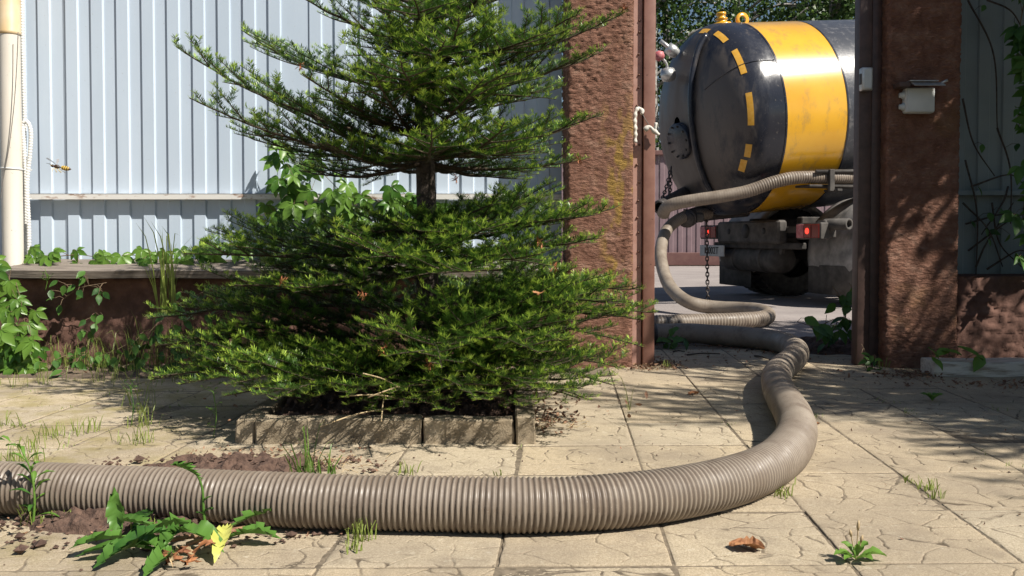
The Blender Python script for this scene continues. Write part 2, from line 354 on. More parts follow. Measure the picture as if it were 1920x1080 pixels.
for i in range(-12, 9):
    for j in range(-3, 11):
        c = ref+(i+.5)*PS*rdir+(j+.5)*PS*cdir
        if not (-2.9 < c[0] < 3.0 and 1.05 < c[1] < 5.02): continue
        if c[1] > 4.12 and not (.55 < c[0] < 1.75): continue
        if KX0+.1 < c[0] < KX1-.1 and KYF+.15 < c[1] < KYB-.1: continue
        o = link('paver', PM[random.randrange(6)], pavement, (c[0]+random.uniform(-.0012, .0012), c[1]+random.uniform(-.0012, .0012), random.uniform(-.0022, .0012)))
        o.rotation_euler = (random.uniform(-.006, .006), random.uniform(-.006, .006), math.pi*random.randrange(2))

# ------------------------------------------------------------------ stucco volumes (walls, pillars)
def stucco_block(name, x0, x1, y0, y1, z0, z1, mat, parent, step=.006, amp=.0054, seed=0, lichen=False, round_=.02):
    """rounded box with trowelled relief: rings round the perimeter"""
    w_, d_ = x1-x0, y1-y0; per = []
    def side(p, q):
        n = max(2, int(np.linalg.norm(np.subtract(q, p))/step)); return [np.array(p)+(np.array(q)-np.array(p))*t for t in np.linspace(0, 1, n, endpoint=False)]
    r = round_
    def arc(cx, cy, a0):
        return [np.array([cx+r*math.cos(a0+t), cy+r*math.sin(a0+t)]) for t in np.linspace(0, math.pi/2, 5, endpoint=False)]
    per += side((x0+r, y0), (x1-r, y0))+arc(x1-r, y0+r, -math.pi/2)+side((x1, y0+r), (x1, y1-r))+arc(x1-r, y1-r, 0)
    per += side((x1-r, y1), (x0+r, y1))+arc(x0+r, y1-r, math.pi/2)+side((x0, y1-r), (x0, y0+r))+arc(x0+r, y0+r, math.pi)
    per = np.array(per); m = len(per); T = np.roll(per, -1, 0)-np.roll(per, 1, 0); T /= np.linalg.norm(T, axis=1)[:, None]; N = np.column_stack([T[:, 1], -T[:, 0]])
    sl_ = np.concatenate([[0], np.cumsum(np.linalg.norm(np.diff(per, axis=0), axis=1))])
    nz = int((z1-z0)/step); zz = np.linspace(z0, z1, nz)
    s2, z2 = np.meshgrid(sl_, zz); warp = .03*(fbm(s2*9, z2*9, 2, seed+5)-.5)
    h = fbm((s2+warp)*55, (z2+warp)*105, 2, seed); h2 = sstep(.40, .62, h)
    patch = .55+.5*sstep(.35, .65, fbm(s2*4, z2*3, 3, seed+7))
    hh = amp*(h2-.4)*patch+.004*(fbm(s2*2, z2*2, 2, seed+2)-.5)
    V = np.empty((nz, m, 3)); V[..., 0] = per[None, :, 0]+N[None, :, 0]*hh; V[..., 1] = per[None, :, 1]+N[None, :, 1]*hh; V[..., 2] = z2
    V = V.reshape(-1, 3); i, j = np.meshgrid(np.arange(nz-1), np.arange(m), indexing='ij'); i = i.ravel(); j = j.ravel(); j2 = (j+1) % m
    Fq = np.column_stack([i*m+j, i*m+j2, (i+1)*m+j2, (i+1)*m+j])
    # top: a strip across
    top = len(V)-m; cen = np.array([[(x0+x1)/2, (y0+y1)/2, z1]]); V = np.vstack([V, cen]); ci = len(V)-1
    Fq = np.vstack([Fq, [[top+a, top+(a+1) % m, top+(a+2) % m, ci] for a in range(0, m-1, 2)]])
    li = np.zeros(len(V))
    if lichen:
        X, Z = V[:, 0], V[:, 2]; li = sstep(.50, .68, fbm(X*26, Z*14, 5, 3))*sstep(x0+.12, x0+.22, X)*sstep(.25, .5, Z)*(1-sstep(.95, 1.4, Z))*.95
    if parent is not None: V = V-origin_of(parent)
    return link(name, mesh_np(name, V, Fq, mat, True, {'lichen': li}), parent)
xl0, xl1 = PY(1063, 400, 4.28)[0], PY(1187, 400, 4.28)[0]; xr0, xr1 = PY(1662, 400, 4.28)[0], PY(1800, 400, 4.28)[0]
tag(stucco_block('gate_pillar', xl0, xl1, 4.28, 4.63, -.02, 2.35, M['stucco'], None, lichen=True, seed=1), 'sunlit rough red-brown stucco pillar to the left of the gateway', 'pillar', 'stucco gate pillars')
tag(stucco_block('gate_pillar', xr0, xr1, 4.28, 4.63, -.02, 2.35, M['stucco'], None, seed=11), 'shaded brown stucco pillar carrying the grey junction box', 'pillar', 'stucco gate pillars')
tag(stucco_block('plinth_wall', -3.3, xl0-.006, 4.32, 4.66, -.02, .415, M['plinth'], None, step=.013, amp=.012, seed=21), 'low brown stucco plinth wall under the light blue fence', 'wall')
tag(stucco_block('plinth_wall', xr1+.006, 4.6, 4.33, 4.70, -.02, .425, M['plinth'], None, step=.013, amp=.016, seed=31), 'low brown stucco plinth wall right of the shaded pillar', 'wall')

# ------------------------------------------------------------------ profiled fences
def profile_sheet(name, x0, x1, z0, z1, Y, mat, parent, per=.124, dep=.010, ph=0.0, slope=.006):
    pts = []; x = x0+ph
    pts.append((x0, 0))
    while x < x1-per*.9:
        pts += [(x+.004, 0), (x+.004+slope, -dep), (x+per*.52, -dep), (x+per*.52+slope, 0)]; x += per
    pts.append((x1, 0)); pts = np.array([p for p in pts if x0 <= p[0] <= x1])
    m = MB(); n = len(pts); V = []; th = .0012
    nzs = 2; zs = np.linspace(z0, z1, nzs)
    for z in zs:
        V += [(p[0], Y+p[1], z) for p in pts]
    for z in zs:
        V += [(p[0], Y+p[1]+th, z) for p in pts]
    Fc = [[a*n+i, a*n+i+1, (a+1)*n+i+1, (a+1)*n+i] for a in range(nzs-1) for i in range(n-1)]
    o2 = nzs*n; Fc += [[o2+a*n+i+1, o2+a*n+i, o2+(a+1)*n+i, o2+(a+1)*n+i+1] for a in range(nzs-1) for i in range(n-1)]
    m.add(V, Fc); return m.build(name, mat, parent)
FY = 4.52
zb = PY(500, 487, FY)[2]; xs1 = PY(131, 300, FY)[0]; xs2 = PY(585, 300, FY)[0]
fence = thing('sheet_fence', (-1.2, FY, zb), 'light blue profiled sheet fence behind the fir tree', 'fence')
for a, b, yo in ((-3.45, xs1, 0), (xs1-.022, xs2, -.003), (xs2-.022, xl0-.012, 0)):
    profile_sheet('profiled_sheet', a, b, zb, 2.3, FY+yo, M['sheet'], fence, ph=.006)
zr1, zr0 = PY(500, 363, FY-.05)[2], PY(500, 374, FY-.05)[2]; xra = PY(52, 368, FY-.05)[0]
mb = MB(); mb.box(((xra+xl0)/2-.004, FY-.034, zr1-.002), (xl0-xra-.02, .038, .004), .0008); mb.box(((xra+xl0)/2-.004, FY-.051, (zr1+zr0)/2), (xl0-xra-.02, .004, zr1-zr0), .0008)
mb.build('rail', M['rail'], fence)
mb = MB(); mb.box(((xra+xl0)/2, FY-.034, 1.9), (xl0-xra-.02, .038, .03), .001); mb.build('rail', M['rail'], fence)
FR = 4.66
fr = thing('sheet_fence', (3.2, FR, .44), 'profiled sheet fence right of the gateway, deep shade put into its colour', 'fence')
profile_sheet('profiled_sheet', xr1+.01, xr1+1.2, .40, 2.3, FR, M['sheet_shade'], fr); profile_sheet('profiled_sheet', xr1+1.18, 4.6, .40, 2.3, FR-.003, M['sheet_shade'], fr)
mb = MB(); q = PY(1850, 362, FR-.04)[2]; mb.box(((xr1+4.6)/2, FR-.034, q), (4.6-xr1-.03, .04, .025), .002); mb.build('rail', M['sheet_shade'], fr)
# capping board on the left plinth
kb = thing('capping_board', (-1.3, 4.36, .44), 'weathered grey board lying on the plinth below the blue fence', 'board')
mb = MB(); ang = math.atan2(.045, .30); R = np.array([[1, 0, 0], [0, math.cos(ang), -math.sin(ang)], [0, math.sin(ang), math.cos(ang)]])
xa, xb = PY(30, 505, 4.35)[0], xl0-.02; n = 60; xsn = np.linspace(xa, xb, n); V = []
for x in xsn:
    wv = .006*(vnoise(x*3, 1)-.5); e = .012*(vnoise(x*9, 5)-.5)
    for (yy, zz) in ((-.155+e, .018), (-.15+e, -.018), (.15, -.018), (.15, .018), (0, .019)):
        p = R@np.array([0, yy, zz+wv]); V.append((x, 4.365+p[1], .463+p[2]))
Fc = [[i*5+a, i*5+(a+1) % 5, (i+1)*5+(a+1) % 5, (i+1)*5+a] for i in range(n-1) for a in range(5)]+[[0, 1, 2, 3, 4], [(n-1)*5+a for a in (4, 3, 2, 1, 0)]]
mb.add(V, Fc); mb.build('board', M['wood'], kb)

# ------------------------------------------------------------------ gate posts
gp = thing('gate_post', PY(1215, 672, 4.36)*[1, 1, 0], 'sunlit brown square steel gate post beside the left stucco pillar', 'gate post', 'steel gate posts')
x = lambda u, Y=4.34: PY(u, 400, Y)[0]
mb = MB(); mb.box(((x(1206)+x(1228))/2, 4.375, 1.18), (x(1228)-x(1206), .07, 2.36), .003, seg=2); mb.build('post_tube', M['steel'], gp, True)
mb = MB(); mb.box(((x(1188)+x(1203))/2, 4.385, 1.18), (x(1203)-x(1187)+.004, .05, 2.36), .002); mb.build('mounting_plate', M['plate'], gp)
mb = MB(); mb.box((x(1204.6), 4.40, 1.18), (.008, .04, 2.34), 0); mb.build('gap_strip', M['steel_dark'], gp)
for zz in np.arange(.12, 2.2, .085):
    mb = MB(); mb.lathe([(.0, .006), (.004, .0055), (.006, .002), (.006, -.002)], (x(1197)+random.uniform(-.006, .006), 4.359, zz+random.uniform(-.02, .02)), (0, -1, 0), 8); mb.build('bolt', M['bolt'], gp, True)
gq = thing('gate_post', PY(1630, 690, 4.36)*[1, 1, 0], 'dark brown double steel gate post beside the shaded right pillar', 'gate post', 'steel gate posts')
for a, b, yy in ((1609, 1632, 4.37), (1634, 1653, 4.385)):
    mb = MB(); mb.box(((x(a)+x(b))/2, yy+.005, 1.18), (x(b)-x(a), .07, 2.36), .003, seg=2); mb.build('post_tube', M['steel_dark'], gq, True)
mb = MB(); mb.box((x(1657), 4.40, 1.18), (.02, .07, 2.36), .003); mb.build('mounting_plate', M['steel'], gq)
# lock box on the right post
q = PY(1622, 149, 4.31); lb = thing('lock_box', q, 'small silver lock box on the dark right gate post', 'lock')
mb = MB(); mb.box(q+[.004, 0, 0], (.052, .042, .108), .007, seg=3); mb.build('housing', M['alu'], lb, True)
mb = MB(); mb.box(q+[.006, -.022, 0], (.034, .004, .088), .002); mb.build('cover', M['boxgrey'], lb)
mb = MB(); mb.box(q+[-.023, -.004, .0], (.008, .022, .05), .001); mb.build('strike', M['coupling'], lb)
# junction box with bracket on the right pillar
q = PY(1722, 189, 4.25); jb = thing('junction_box', q, 'pale grey plastic junction box under a metal bracket on the right pillar', 'junction box')
mb = MB(); mb.box(q, (.135, .05, .118), .012, seg=3); mb.build('housing', M['boxgrey'], jb, True)
mb = MB(); mb.box(q+[0, -.027, 0], (.125, .008, .108), .004, seg=2); mb.build('lid', M['boxgrey'], jb, True)
for zz in (.025, -.028):
    mb = MB(); mb.lathe([(.018, 0), (.018, .008), (.012, .014), (.012, .022)], q+[-.066, 0, zz], (-1, 0, 0), 10, True); mb.build('cable_gland', M['boxgrey'], jb, True)
q2 = PY(1728, 158, 4.2); br = thing('metal_bracket', q2, 'shiny metal bracket tray above the junction box', 'bracket')
mb = MB(); mb.box(q2+[0, .02, .012], (.13, .10, .004), .001); mb.build('top_plate', M['alu'], br)
mb = MB(); R = np.array([[1, 0, 0], [0, .9, -.43], [0, .43, .9]]); mb.box(q2+[.015, -.035, -.004], (.14, .045, .004), .001, R); mb.build('front_lip', M['alu'], br)
mb = MB(); mb.box(q2+[-.08, .025, -.002], (.05, .08, .022), .003); mb.build('wall_foot', M['steel_dark'], br)
mb = MB(); mb.tube([q2+[.075, -.03, 0], q2+[.1, -.04, .012]], .006, 8); mb.build('end_pin', M['alu'], br, True)
# rope and hook on the left post
q = PY(1196, 215, 4.32); rp = thing('tied_rope', q, 'white rope knotted round the left gate post', 'rope')
mb = MB(); P, _ = spline([PY(1191, 268, 4.335), PY(1191, 245, 4.33), PY(1190, 225, 4.33), PY(1192, 209, 4.33), PY(1198, 203, 4.335), PY(1204, 208, 4.33), PY(1203, 214, 4.325)], .006); mb.tube(P, .0095+.002*np.sin(np.arange(len(P))*1.3), 8); mb.build('rope', M['rope'], rp, True)
mb = MB(); P, _ = spline([PY(1203, 210, 4.325), PY(1209, 222, 4.32), PY(1217, 235, 4.32)], .008); mb.tube(P, .002, 6); mb.build('cord', M['wire'], rp, True)
mb = MB(); P, _ = spline([PY(1208, 244, 4.315), PY(1218, 238, 4.31), PY(1227, 246, 4.31), PY(1236, 253, 4.31)], .006); mb.tube(P, .010+.003*np.sin(np.arange(len(P))*.9), 8)
P, _ = spline([PY(1226, 248, 4.31), PY(1229, 238, 4.305), PY(1230, 230, 4.305)], .006); mb.tube(P, .0075, 8); mb.build('knot', M['rope'], rp, True)

# ------------------------------------------------------------------ drain pipe, conduit, wire
pb = PY(25, 505, 4.37); dp = thing('drain_pipe', pb, 'off-white plastic drain pipe standing at the left edge of the fence', 'pipe')
xt = PY(17, 62, 4.37)
mb = MB(); mb.lathe([(.0, 0), (.0455, 0), (.046, .001), (.046, .02), (.046, xt[2]-pb[2])], pb, (0, 0, 1), 28); mb.build('pipe', M['pvc'], dp, True)
mb = MB(); mb.lathe([(.046, -.01), (.050, -.008), (.050, .004), (.0485, .008), (.0485, 1.0)], xt*[0, 0, 1]+pb*[1, 1, 0], (0, 0, 1), 28); mb.build('upper_pipe', M['pvc_yellow'], dp, True)
mb = MB(); zt = PY(25, 316, 4.35)[2]; mb.lathe([(.0462, -.004), (.049, -.003), (.049, .003), (.0462, .004)], pb*[1, 1, 0]+[0, 0, zt], (.05, 0, 1), 28); mb.build('cable_tie', M['conduit'], dp, True)
cc = thing('conduit', PY(50, 480, 4.42), 'white corrugated conduit looped beside the drain pipe', 'conduit')
for pts in ([(41, -20), (42, 60), (44, 150), (46, 235), (46, 320), (48, 410), (47, 482)], [(55, 486), (54, 420), (51, 345), (56, 290), (58, 250), (53, 231), (46, 229), (43, 240), (46, 290), (49, 340), (50, 420)]):
    P, s_ = spline([PY(u, v, 4.435-(.03 if len(pts) > 8 else 0)) for u, v in pts], .0033); r = .0095+.0013*np.sin(s_*2*math.pi/.0135)
    mb = MB(); mb.tube(P, r, 10); mb.build('tube', M['conduit'], cc, True)
for v in (294, 318, 372):
    mb = MB(); a = PY(51, v, 4.42); mb.lathe([(.021, -.003), (.0225, 0), (.021, .003)], a, (.1, 0, 1), 12); mb.build('cable_tie', M['conduit'], cc, True)
P, _ = spline([PY(34, 60, 4.31), PY(31, 130, 4.315), PY(26, 200, 4.315), PY(17, 275, 4.315), PY(7, 330, 4.315), PY(0, 372, 4.315), PY(-14, 430, 4.35), PY(-20, 500, 4.36)], .02)
mb = MB(); mb.tube(P, .002, 6); tag(mb.build('wire', M['wire'], None, True), 'thin dark wire hanging across the front of the drain pipe', 'wire')

# ------------------------------------------------------------------ planter kerb
kt = thing('planter_kerb', ((KX0+KX1)/2, KYF, 0), 'tan concrete kerb edging the fir tree bed', 'kerb')
def kerb_stone(x0, x1, y0, y1, h, seed):
    bm = bmesh.new(); bmesh.ops.create_cube(bm, size=1)
    for v in bm.verts: v.co = Vector(((x0+x1)/2+v.co.x*(x1-x0), (y0+y1)/2+v.co.y*(y1-y0), h/2-.015+v.co.z*(h+.03)))
    bmesh.ops.bevel(bm, geom=list(bm.edges), offset=.005, segments=1, affect='EDGES'); bmesh.ops.subdivide_edges(bm, edges=[e for e in bm.edges if e.calc_length() > .05], cuts=9, use_grid_fill=True); bm.verts.index_update()
    V = np.array([v.co[:] for v in bm.verts]); V += .010*(np.column_stack([fbm(V[:, 0]*14+V[:, 2]*20, V[:, 1]*14, 2, seed+a) for a in range(3)])-.5)
    Fc = [[v.index for v in f.verts] for f in bm.faces]; bm.free(); m = MB(); m.add(V, Fc); m.build('kerb_stone', M['kerb'], kt)
gx = lambda u: G(u, 833)[0]
kerb_stone(gx(475)+.003, gx(790)-.003, KYF, KYF+.068, .073, 1); kerb_stone(gx(790)+.003, gx(965)-.003, KYF+.004, KYF+.07, .071, 2)
kerb_stone(gx(965)+.003, gx(1004), KYF-.006, KYF+.46, .080, 3); kerb_stone(gx(968), gx(1004)+.004, KYF+.466, KYB, .07, 4)
kerb_stone(gx(438), gx(475)-.003, KYF+.01, KYF+.47, .068, 5); kerb_stone(gx(438), gx(475)-.003, KYF+.476, KYB, .065, 6)
kerb_stone(gx(475)+.003, gx(965), KYB-.07, KYB, .06, 7)
# soil
def mound(name, cx, cy, rx, ry, hgt, mat, n=70, seed=0, rough=.5, base=-.012, flat=False):
    g = np.linspace(-1, 1, n); a, b = np.meshgrid(g, g, indexing='ij'); a = a.ravel(); b = b.ravel(); rr = np.sqrt(a*a+b*b)
    e = 1-rr+.5*(fbm(a*3, b*3, 3, seed)-.5)
    if flat: e = np.minimum(np.minimum(1-abs(a), 1-abs(b))*12, 1)
    lump = fbm(a*rx*28, b*ry*28, 4, seed+1)
    z = base+sstep(0, .6, e)*hgt*(1-rough+2*rough*lump)+.02*np.clip(e, 0, 1)*sstep(.55, .7, lump)*rough
    V = np.column_stack([cx+a*rx, cy+b*ry, z]); q = np.arange((n-1)*n).reshape(n-1, n)[:, :-1].ravel()
    return link(name, mesh_np(name, V, np.column_stack([q, q+n, q+n+1, q+1]), mat, False))
struct(mound('bed_soil', (KX0+KX1)/2, (KYF+KYB)/2, (KX1-KX0)/2-.03, (KYB-KYF)/2-.03, .06, M['soil'], 90, 3, .5, -.01, True))
c1 = G(430, 880); c2 = G(260, 985); c3 = G(-10, 1010)
tag(mound('soil_heap', c1[0], c1[1], .36, .15, .034, M['soil'], 100, 5), 'small heap of brown soil on the paving behind the front hose', 'soil')
tag(mound('soil_heap', c2[0], c2[1]+.03, .34, .125, .036, M['soil'], 100, 8), 'loose dark soil heap on the paving in front of the hose, under the dandelion', 'soil')
lw = struct(mound('verge_soil', -1.9, 4.16, 1.5, .24, .02, M['earth'], 80, 12, .5, -.006))
rv = struct(mound('verge_soil', 3.1, 4.2, 1.3, .22, .02, M['earth'], 60, 13, .5, -.006))
gv = struct(mound('verge_soil', 1.75, 4.98, .5, .30, .05, M['soil'], 60, 15, .5, -.012))
def crumbs(name, spots, mat, smin, smax, squash=.6):
    m = MB()
    base = np.array([(1, 0, 0), (-1, 0, 0), (0, 1, 0), (0, -1, 0), (0, 0, 1), (0, 0, -1)], float); fc = [(0, 2, 4), (2, 1, 4), (1, 3, 4), (3, 0, 4), (2, 0, 5), (1, 2, 5), (3, 1, 5), (0, 3, 5)]
    for p in spots:
        s_ = random.uniform(smin, smax)*(1 if random.random() < .85 else 2); V = base*(1+.5*(rng.random((6, 1))-.5))*s_; a = random.uniform(0, 6.3)
        Rz = np.array([[math.cos(a), -math.sin(a), 0], [math.sin(a), math.cos(a), 0], [0, 0, squash]]); m.add(V@Rz.T+np.array([p[0], p[1], p[2]+s_*.3]), fc)
    return struct(m.build(name, mat), 'stuff')
sp = []
for c, rx, ry, n in ((c1, .42, .16, 260), (c2, .42, .15, 330), (c3, .3, .12, 60)):
    for _ in range(n):
        a, r_ = random.uniform(0, 6.3), math.sqrt(random.random())*1.1; sp.append((c[0]+rx*r_*math.cos(a), c[1]+ry*r_*math.sin(a), .028*max(0, 1-r_)))
crumbs('soil_crumbs', sp, M['soil'], .003, .008)
sp = [(random.uniform(-1.6, 2.6), random.uniform(1.5, 4.2), 0) for _ in range(420)]+[(random.uniform(.55, 1.75), random.uniform(4.1, 5.1), 0) for _ in range(120)]
crumbs('paving_grit', sp, M['soil'], .001, .0026)

# ------------------------------------------------------------------ truck
TR = np.array([2.40, 8.865, 0.0]); AX = nrm([.961, .276, 0]); LT = np.array([-AX[1], AX[0], 0])
def T(p): p = np.asarray(p, float); return TR+p[..., 0:1]*AX+p[..., 1:2]*LT+p[..., 2:3]*np.array([0, 0, 1.0])
RT = np.column_stack([AX, LT, [0, 0, 1]])
truck = thing('tank_truck', TR, 'black tank truck with a broad yellow band, seen through the gateway', 'truck')
TILT = math.radians(5.0); TAX = math.cos(TILT)*AX+math.sin(TILT)*np.array([0, 0, 1.0]); TUP = -math.sin(TILT)*AX+math.cos(TILT)*np.array([0, 0, 1.0]); TR0 = T(np.array([[-.30, 0, 1.73]]))[0]; RAD = .90
def tank_pt(xx, phi, r):    # phi from the top towards the near side
    return TR0+TAX*xx+r*(math.cos(phi)*TUP-math.sin(phi)*LT)
DS, DD = -.15, .44
def tank_r(xx):
    if xx > DS: return RAD
    t = min(1, (DS-xx)/DD); return RAD*max(0, (1-t**2.25))**(1/2.0)
def tank_part(name, xs_, mat, parent, phis=None, off=0.0, seg=72):
    m = MB(); ph = np.linspace(0, 2*math.pi, seg, endpoint=False) if phis is None else phis; V = [tank_pt(a, p, tank_r(a)+off) for a in xs_ for p in ph]; n = len(ph); cl = phis is None
    Fc = [[i*n+j, i*n+(j+1) % n, (i+1)*n+(j+1) % n, (i+1)*n+j] for i in range(len(xs_)-1) for j in range(n if cl else n-1)]
    m.add(V, Fc); o = m.build(name, mat, parent, True)
    at = o.data.attributes.new('dust', 'FLOAT', 'POINT'); at.data.foreach_set('value', np.array([.20*float(sstep(-.22, -.50, a))+.10*(1-math.cos(p))/2*float(sstep(0, -.3, a))-.06 for a in xs_ for p in ph], np.float32)); return o
dome = [DS-DD+.0008]+[DS-DD*math.cos(t)**.8 if math.cos(t) > 0 else DS for t in np.linspace(.12, math.pi/2-.02, 22)]+[-.15, -.08, 0]
tank = tank_part('tank_head', dome, M['tank'], truck)
tank_part('yellow_band', np.linspace(0, .62, 6), M['yellow'], truck)
tank_part('tank_shell', np.linspace(.62, 3.9, 10), M['flaked'], truck)
m = MB(); m.lathe([(RAD, 3.9), (RAD*.8, 4.1), (RAD*.4, 4.2), (.0, 4.23)], TR0, TAX, 40); m.build('front_head', M['tank'], truck, True)
for xx in (.0, .62): tank_part('weld_seam', [xx-.008, xx-.004, xx+.004, xx+.008], M['tank'], tank, off=.004)
wl = [tank_pt(a, math.radians(62), tank_r(a)+.002) for a in np.linspace(-.52, -.02, 24)]; m = MB(); m.tube(wl, .005, 6); m.build('weld_line', M['tank'], tank, True)
for p0, p1, a in ((8, 18, -.36), (26, 40, -.35), (50, 68, -.34), (80, 99, -.34), (110, 118, -.345), (120, 128, -.36)):
    tank_part('reflective_strip', [a, a+.022, a+.044], M['tape'], tank, [math.radians(q) for q in np.linspace(p0, p1, 7)], .004)
# vertical vacuum pipe over the head, flange, fittings
def dome_pt(y, z, off=0):   # point of the head at lateral y, height z (tank frame)
    rr = math.hypot(y, z); t = max(0, 1-(rr/RAD)**2)**(1/2.25); return TR0+TAX*(DS-DD*t-off)+LT*y+TUP*z
P, _ = spline([dome_pt(-.30, z, .03) for z in np.linspace(.76, -.72, 14)], .04); m = MB(); m.tube(P, .026, 10); m.build('vacuum_pipe', M['tank'], tank, True)
fc_ = dome_pt(-.06, -.17, .0); fn = nrm(dome_pt(-.06, -.17, .1)-dome_pt(-.06, -.17, 0)); fn = nrm(fn-.15*TUP-.12*LT)
fl = MB(); fl.lathe([(.0, .05), (.165, .05), (.17, .045), (.17, -.04)], fc_, fn, 28); fl = fl.build('inspection_flange', M['tank'], truck, True)
e1 = nrm(np.cross(fn, [0, 0, 1])); e2 = np.cross(fn, e1)
for q in range(10):
    m = MB(); m.lathe([(.0, .064), (.010, .062), (.010, .04)], fc_+.145*(math.cos(q*.628)*e1+math.sin(q*.628)*e2), fn, 6); m.build('bolt', M['chassis'], fl)
q = tank_pt(-.05, 0, RAD); m = MB(); m.lathe([(.09, -.02), (.09, .015), (.055, .022), (.045, .045), (.06, .05), (.06, .06), (.04, .064), (.04, .09), (.048, .093), (.048, .115), (.0, .118)], q, TUP, 18); m.build('relief_valve', M['yellow'], truck, True)
q = tank_pt(.17, 0, RAD+.01); m = MB(); m.lathe([(.035, -.012), (.068, -.012), (.068, .012), (.035, .012), (.035, -.012)], q+TUP*.035, LT, 20); m.box(q-TUP*.02, (.15, .03, .03), .004, RT); m.build('lifting_eye', M['yellow'], truck, True)
q = dome_pt(.1, .66, .03); m = MB(); m.lathe([(.045, 0), (.06, .05), (.055, .11), (.0, .12)], q, nrm(-TAX+TUP*.7), 12); m.tube([q, q-TAX*.16+TUP*.13], .02, 8); m.build('hatch_clamp', M['alu'], truck, True)
q = dome_pt(.0, .46, .06); m = MB(); m.lathe([(.0, -.01), (.06, 0), (.07, .05), (.06, .1), (.0, .12)], q, nrm(-TAX-TUP*.1), 14); m.build('pressure_gauge', M['alu'], truck, True)
m = MB(); m.lathe([(.0, -.05), (.045, -.03), (.055, 0), (.045, .035), (.0, .05)], q-TAX*.13+TUP*.17, TUP, 12); m.build('valve_knob', M['pinkred'], truck, True)
P, _ = spline([q-TAX*.05, q-TAX*.06+TUP*.1, q-TAX*.12+TUP*.17], .02); m = MB(); m.tube(P, .012, 6); m.build('gauge_pipe', M['alu'], truck, True)
# frame, cross member, lights, air tank, flaps, fenders
def tbox(name, c, size, mat, bev=.01, parent=truck, smooth=False):
    m = MB(); m.box(T(np.array([c]))[0], size, bev, RT); return m.build(name, mat, parent, smooth)
for yy in (-.42, .42): tbox('frame_rail', (2.75, yy, .70), (5.2, .09, .20), M['chassis'])
tbox('tank_cradle', (1.3, 0, .84), (.14, .95, .14), M['chassis']); tbox('tank_cradle', (2.4, 0, .92), (.14, .95, .2), M['chassis'])
cm = tbox('cross_member', (-.02, .15, .66), (.10, 1.15, .22), M['dust_grey'], .02)
for yy, r_ in ((.15, .07), (.48, .03), (-.18, .03)):
    m = MB(); m.lathe([(.0, .004), (r_, .004), (r_, -.01)], T(np.array([[-.071, yy, .67]]))[0], -AX, 16); m.build('tow_hole', M['black'], cm, True)
tbox('light_bar', (.05, 0, .68), (.06, 1.9, .06), M['chassis'])
m = MB(); m.lathe([(.05, 0), (.05, .24), (.034, .24), (.034, .02)], T(np.array([[.03, -1.0, .72]]))[0], nrm(-LT*.95+AX*.3), 14); m.build('bar_end_tube', M['dust_grey'], truck, True)
tbox('light_bracket', (.04, -1.0, .68), (.12, .12, .15), M['dust_grey'])
for yy in (-.90, .90):
    L_ = tbox('tail_light', (-.03, yy, .665), (.09, .36, .145), M['dust_grey'], .008)
    for off, mt in ((-.115, 'redlens'), (0.0, 'redlens'), (.115, 'pinkred')):
        tbox('lens', (-.079, yy+off, .665), (.012, .105, .12), M[mt], .004, L_)
    m = MB(); m.lathe([(.0, .010), (.016, .008), (.026, .002), (.028, -.004)], T(np.array([[-.087, yy, .665]]))[0], -AX, 14); m.build('lit_bulb', M['bulb'], L_, True)
m = MB(); a0 = T(np.array([[.12, -.28, .40]]))[0]; m.lathe([(.0, 0), (.08, .01), (.125, .05), (.13, .08), (.13, 1.02), (.125, 1.05), (.08, 1.09), (.0, 1.10)], a0, LT, 26)
for h in (.3, .8): m.lathe([(.131, h-.02), (.137, h-.018), (.137, h+.018), (.131, h+.02)], a0, LT, 26)
m.build('air_tank', M['dust_grey'], truck, True)
tbox('lower_beam', (.02, .1, .53), (.06, 1.6, .06), M['chassis']); tbox('hanger', (.02, -.35, .6), (.05, .05, .3), M['chassis'])
np_ = tbox('number_plate', (-.085, .80, .47), (.012, .52, .115), M['platewhite'], .004)
cu = bpy.data.curves.new('plate_text', 'FONT'); cu.body = 'M002T'; cu.size = .105; cu.align_x = 'CENTER'; cu.align_y = 'CENTER'; cu.extrude = .0015
tmp = bpy.data.objects.new('tmp', cu); COL.objects.link(tmp); bpy.context.view_layer.update()
me = bpy.data.meshes.new_from_object(tmp.evaluated_get(bpy.context.evaluated_depsgraph_get())); bpy.data.objects.remove(tmp)
me.materials.clear(); me.materials.append(M['black']); to = link('lettering', me, np_)
RM = Matrix(np.column_stack([-LT, [0, 0, 1], -AX]).tolist()).to_4x4(); RM.translation = Vector((T(np.array([[-.0935, .80, .47]]))[0]-TR).tolist()); to.matrix_local = RM
# wheels: lathe across, double rear wheels
def wheel(xx, yy, mirror=1, parent=truck):
    c = T(np.array([[xx, yy, .45]]))[0]; ax = -LT*mirror
    m = MB(); m.lathe([(.26, -.13), (.38, -.14), (.435, -.12), (.45, -.08), (.45, .08), (.435, .12), (.38, .14), (.26, .13)], c, ax, 40); ty = m.build('wheel', M['rubber'], parent, True)
    m = MB(); m.lathe([(.26, .13), (.25, .10), (.21, .05), (.16, .03), (.13, .07), (.10, .13), (.0, .14)], c, ax, 26); m.build('rim', M['dust_grey'], ty, True)
    m = MB()
    for a in np.arange(0, 2*math.pi, math.pi/22):
        d = math.cos(a)*np.array([0, 0, 1])+math.sin(a)*AX; m.box(c+d*.452, (.04, .22, .016), 0, np.column_stack([np.cross(ax, d), ax, d]))
    m.build('tread', M['rubber'], ty)
for yy in (-.98, -.66, .66, .98): wheel(.72, yy, 1 if yy < 0 else -1)
for yy in (-.95, .95): wheel(4.6, yy, 1 if yy < 0 else -1)
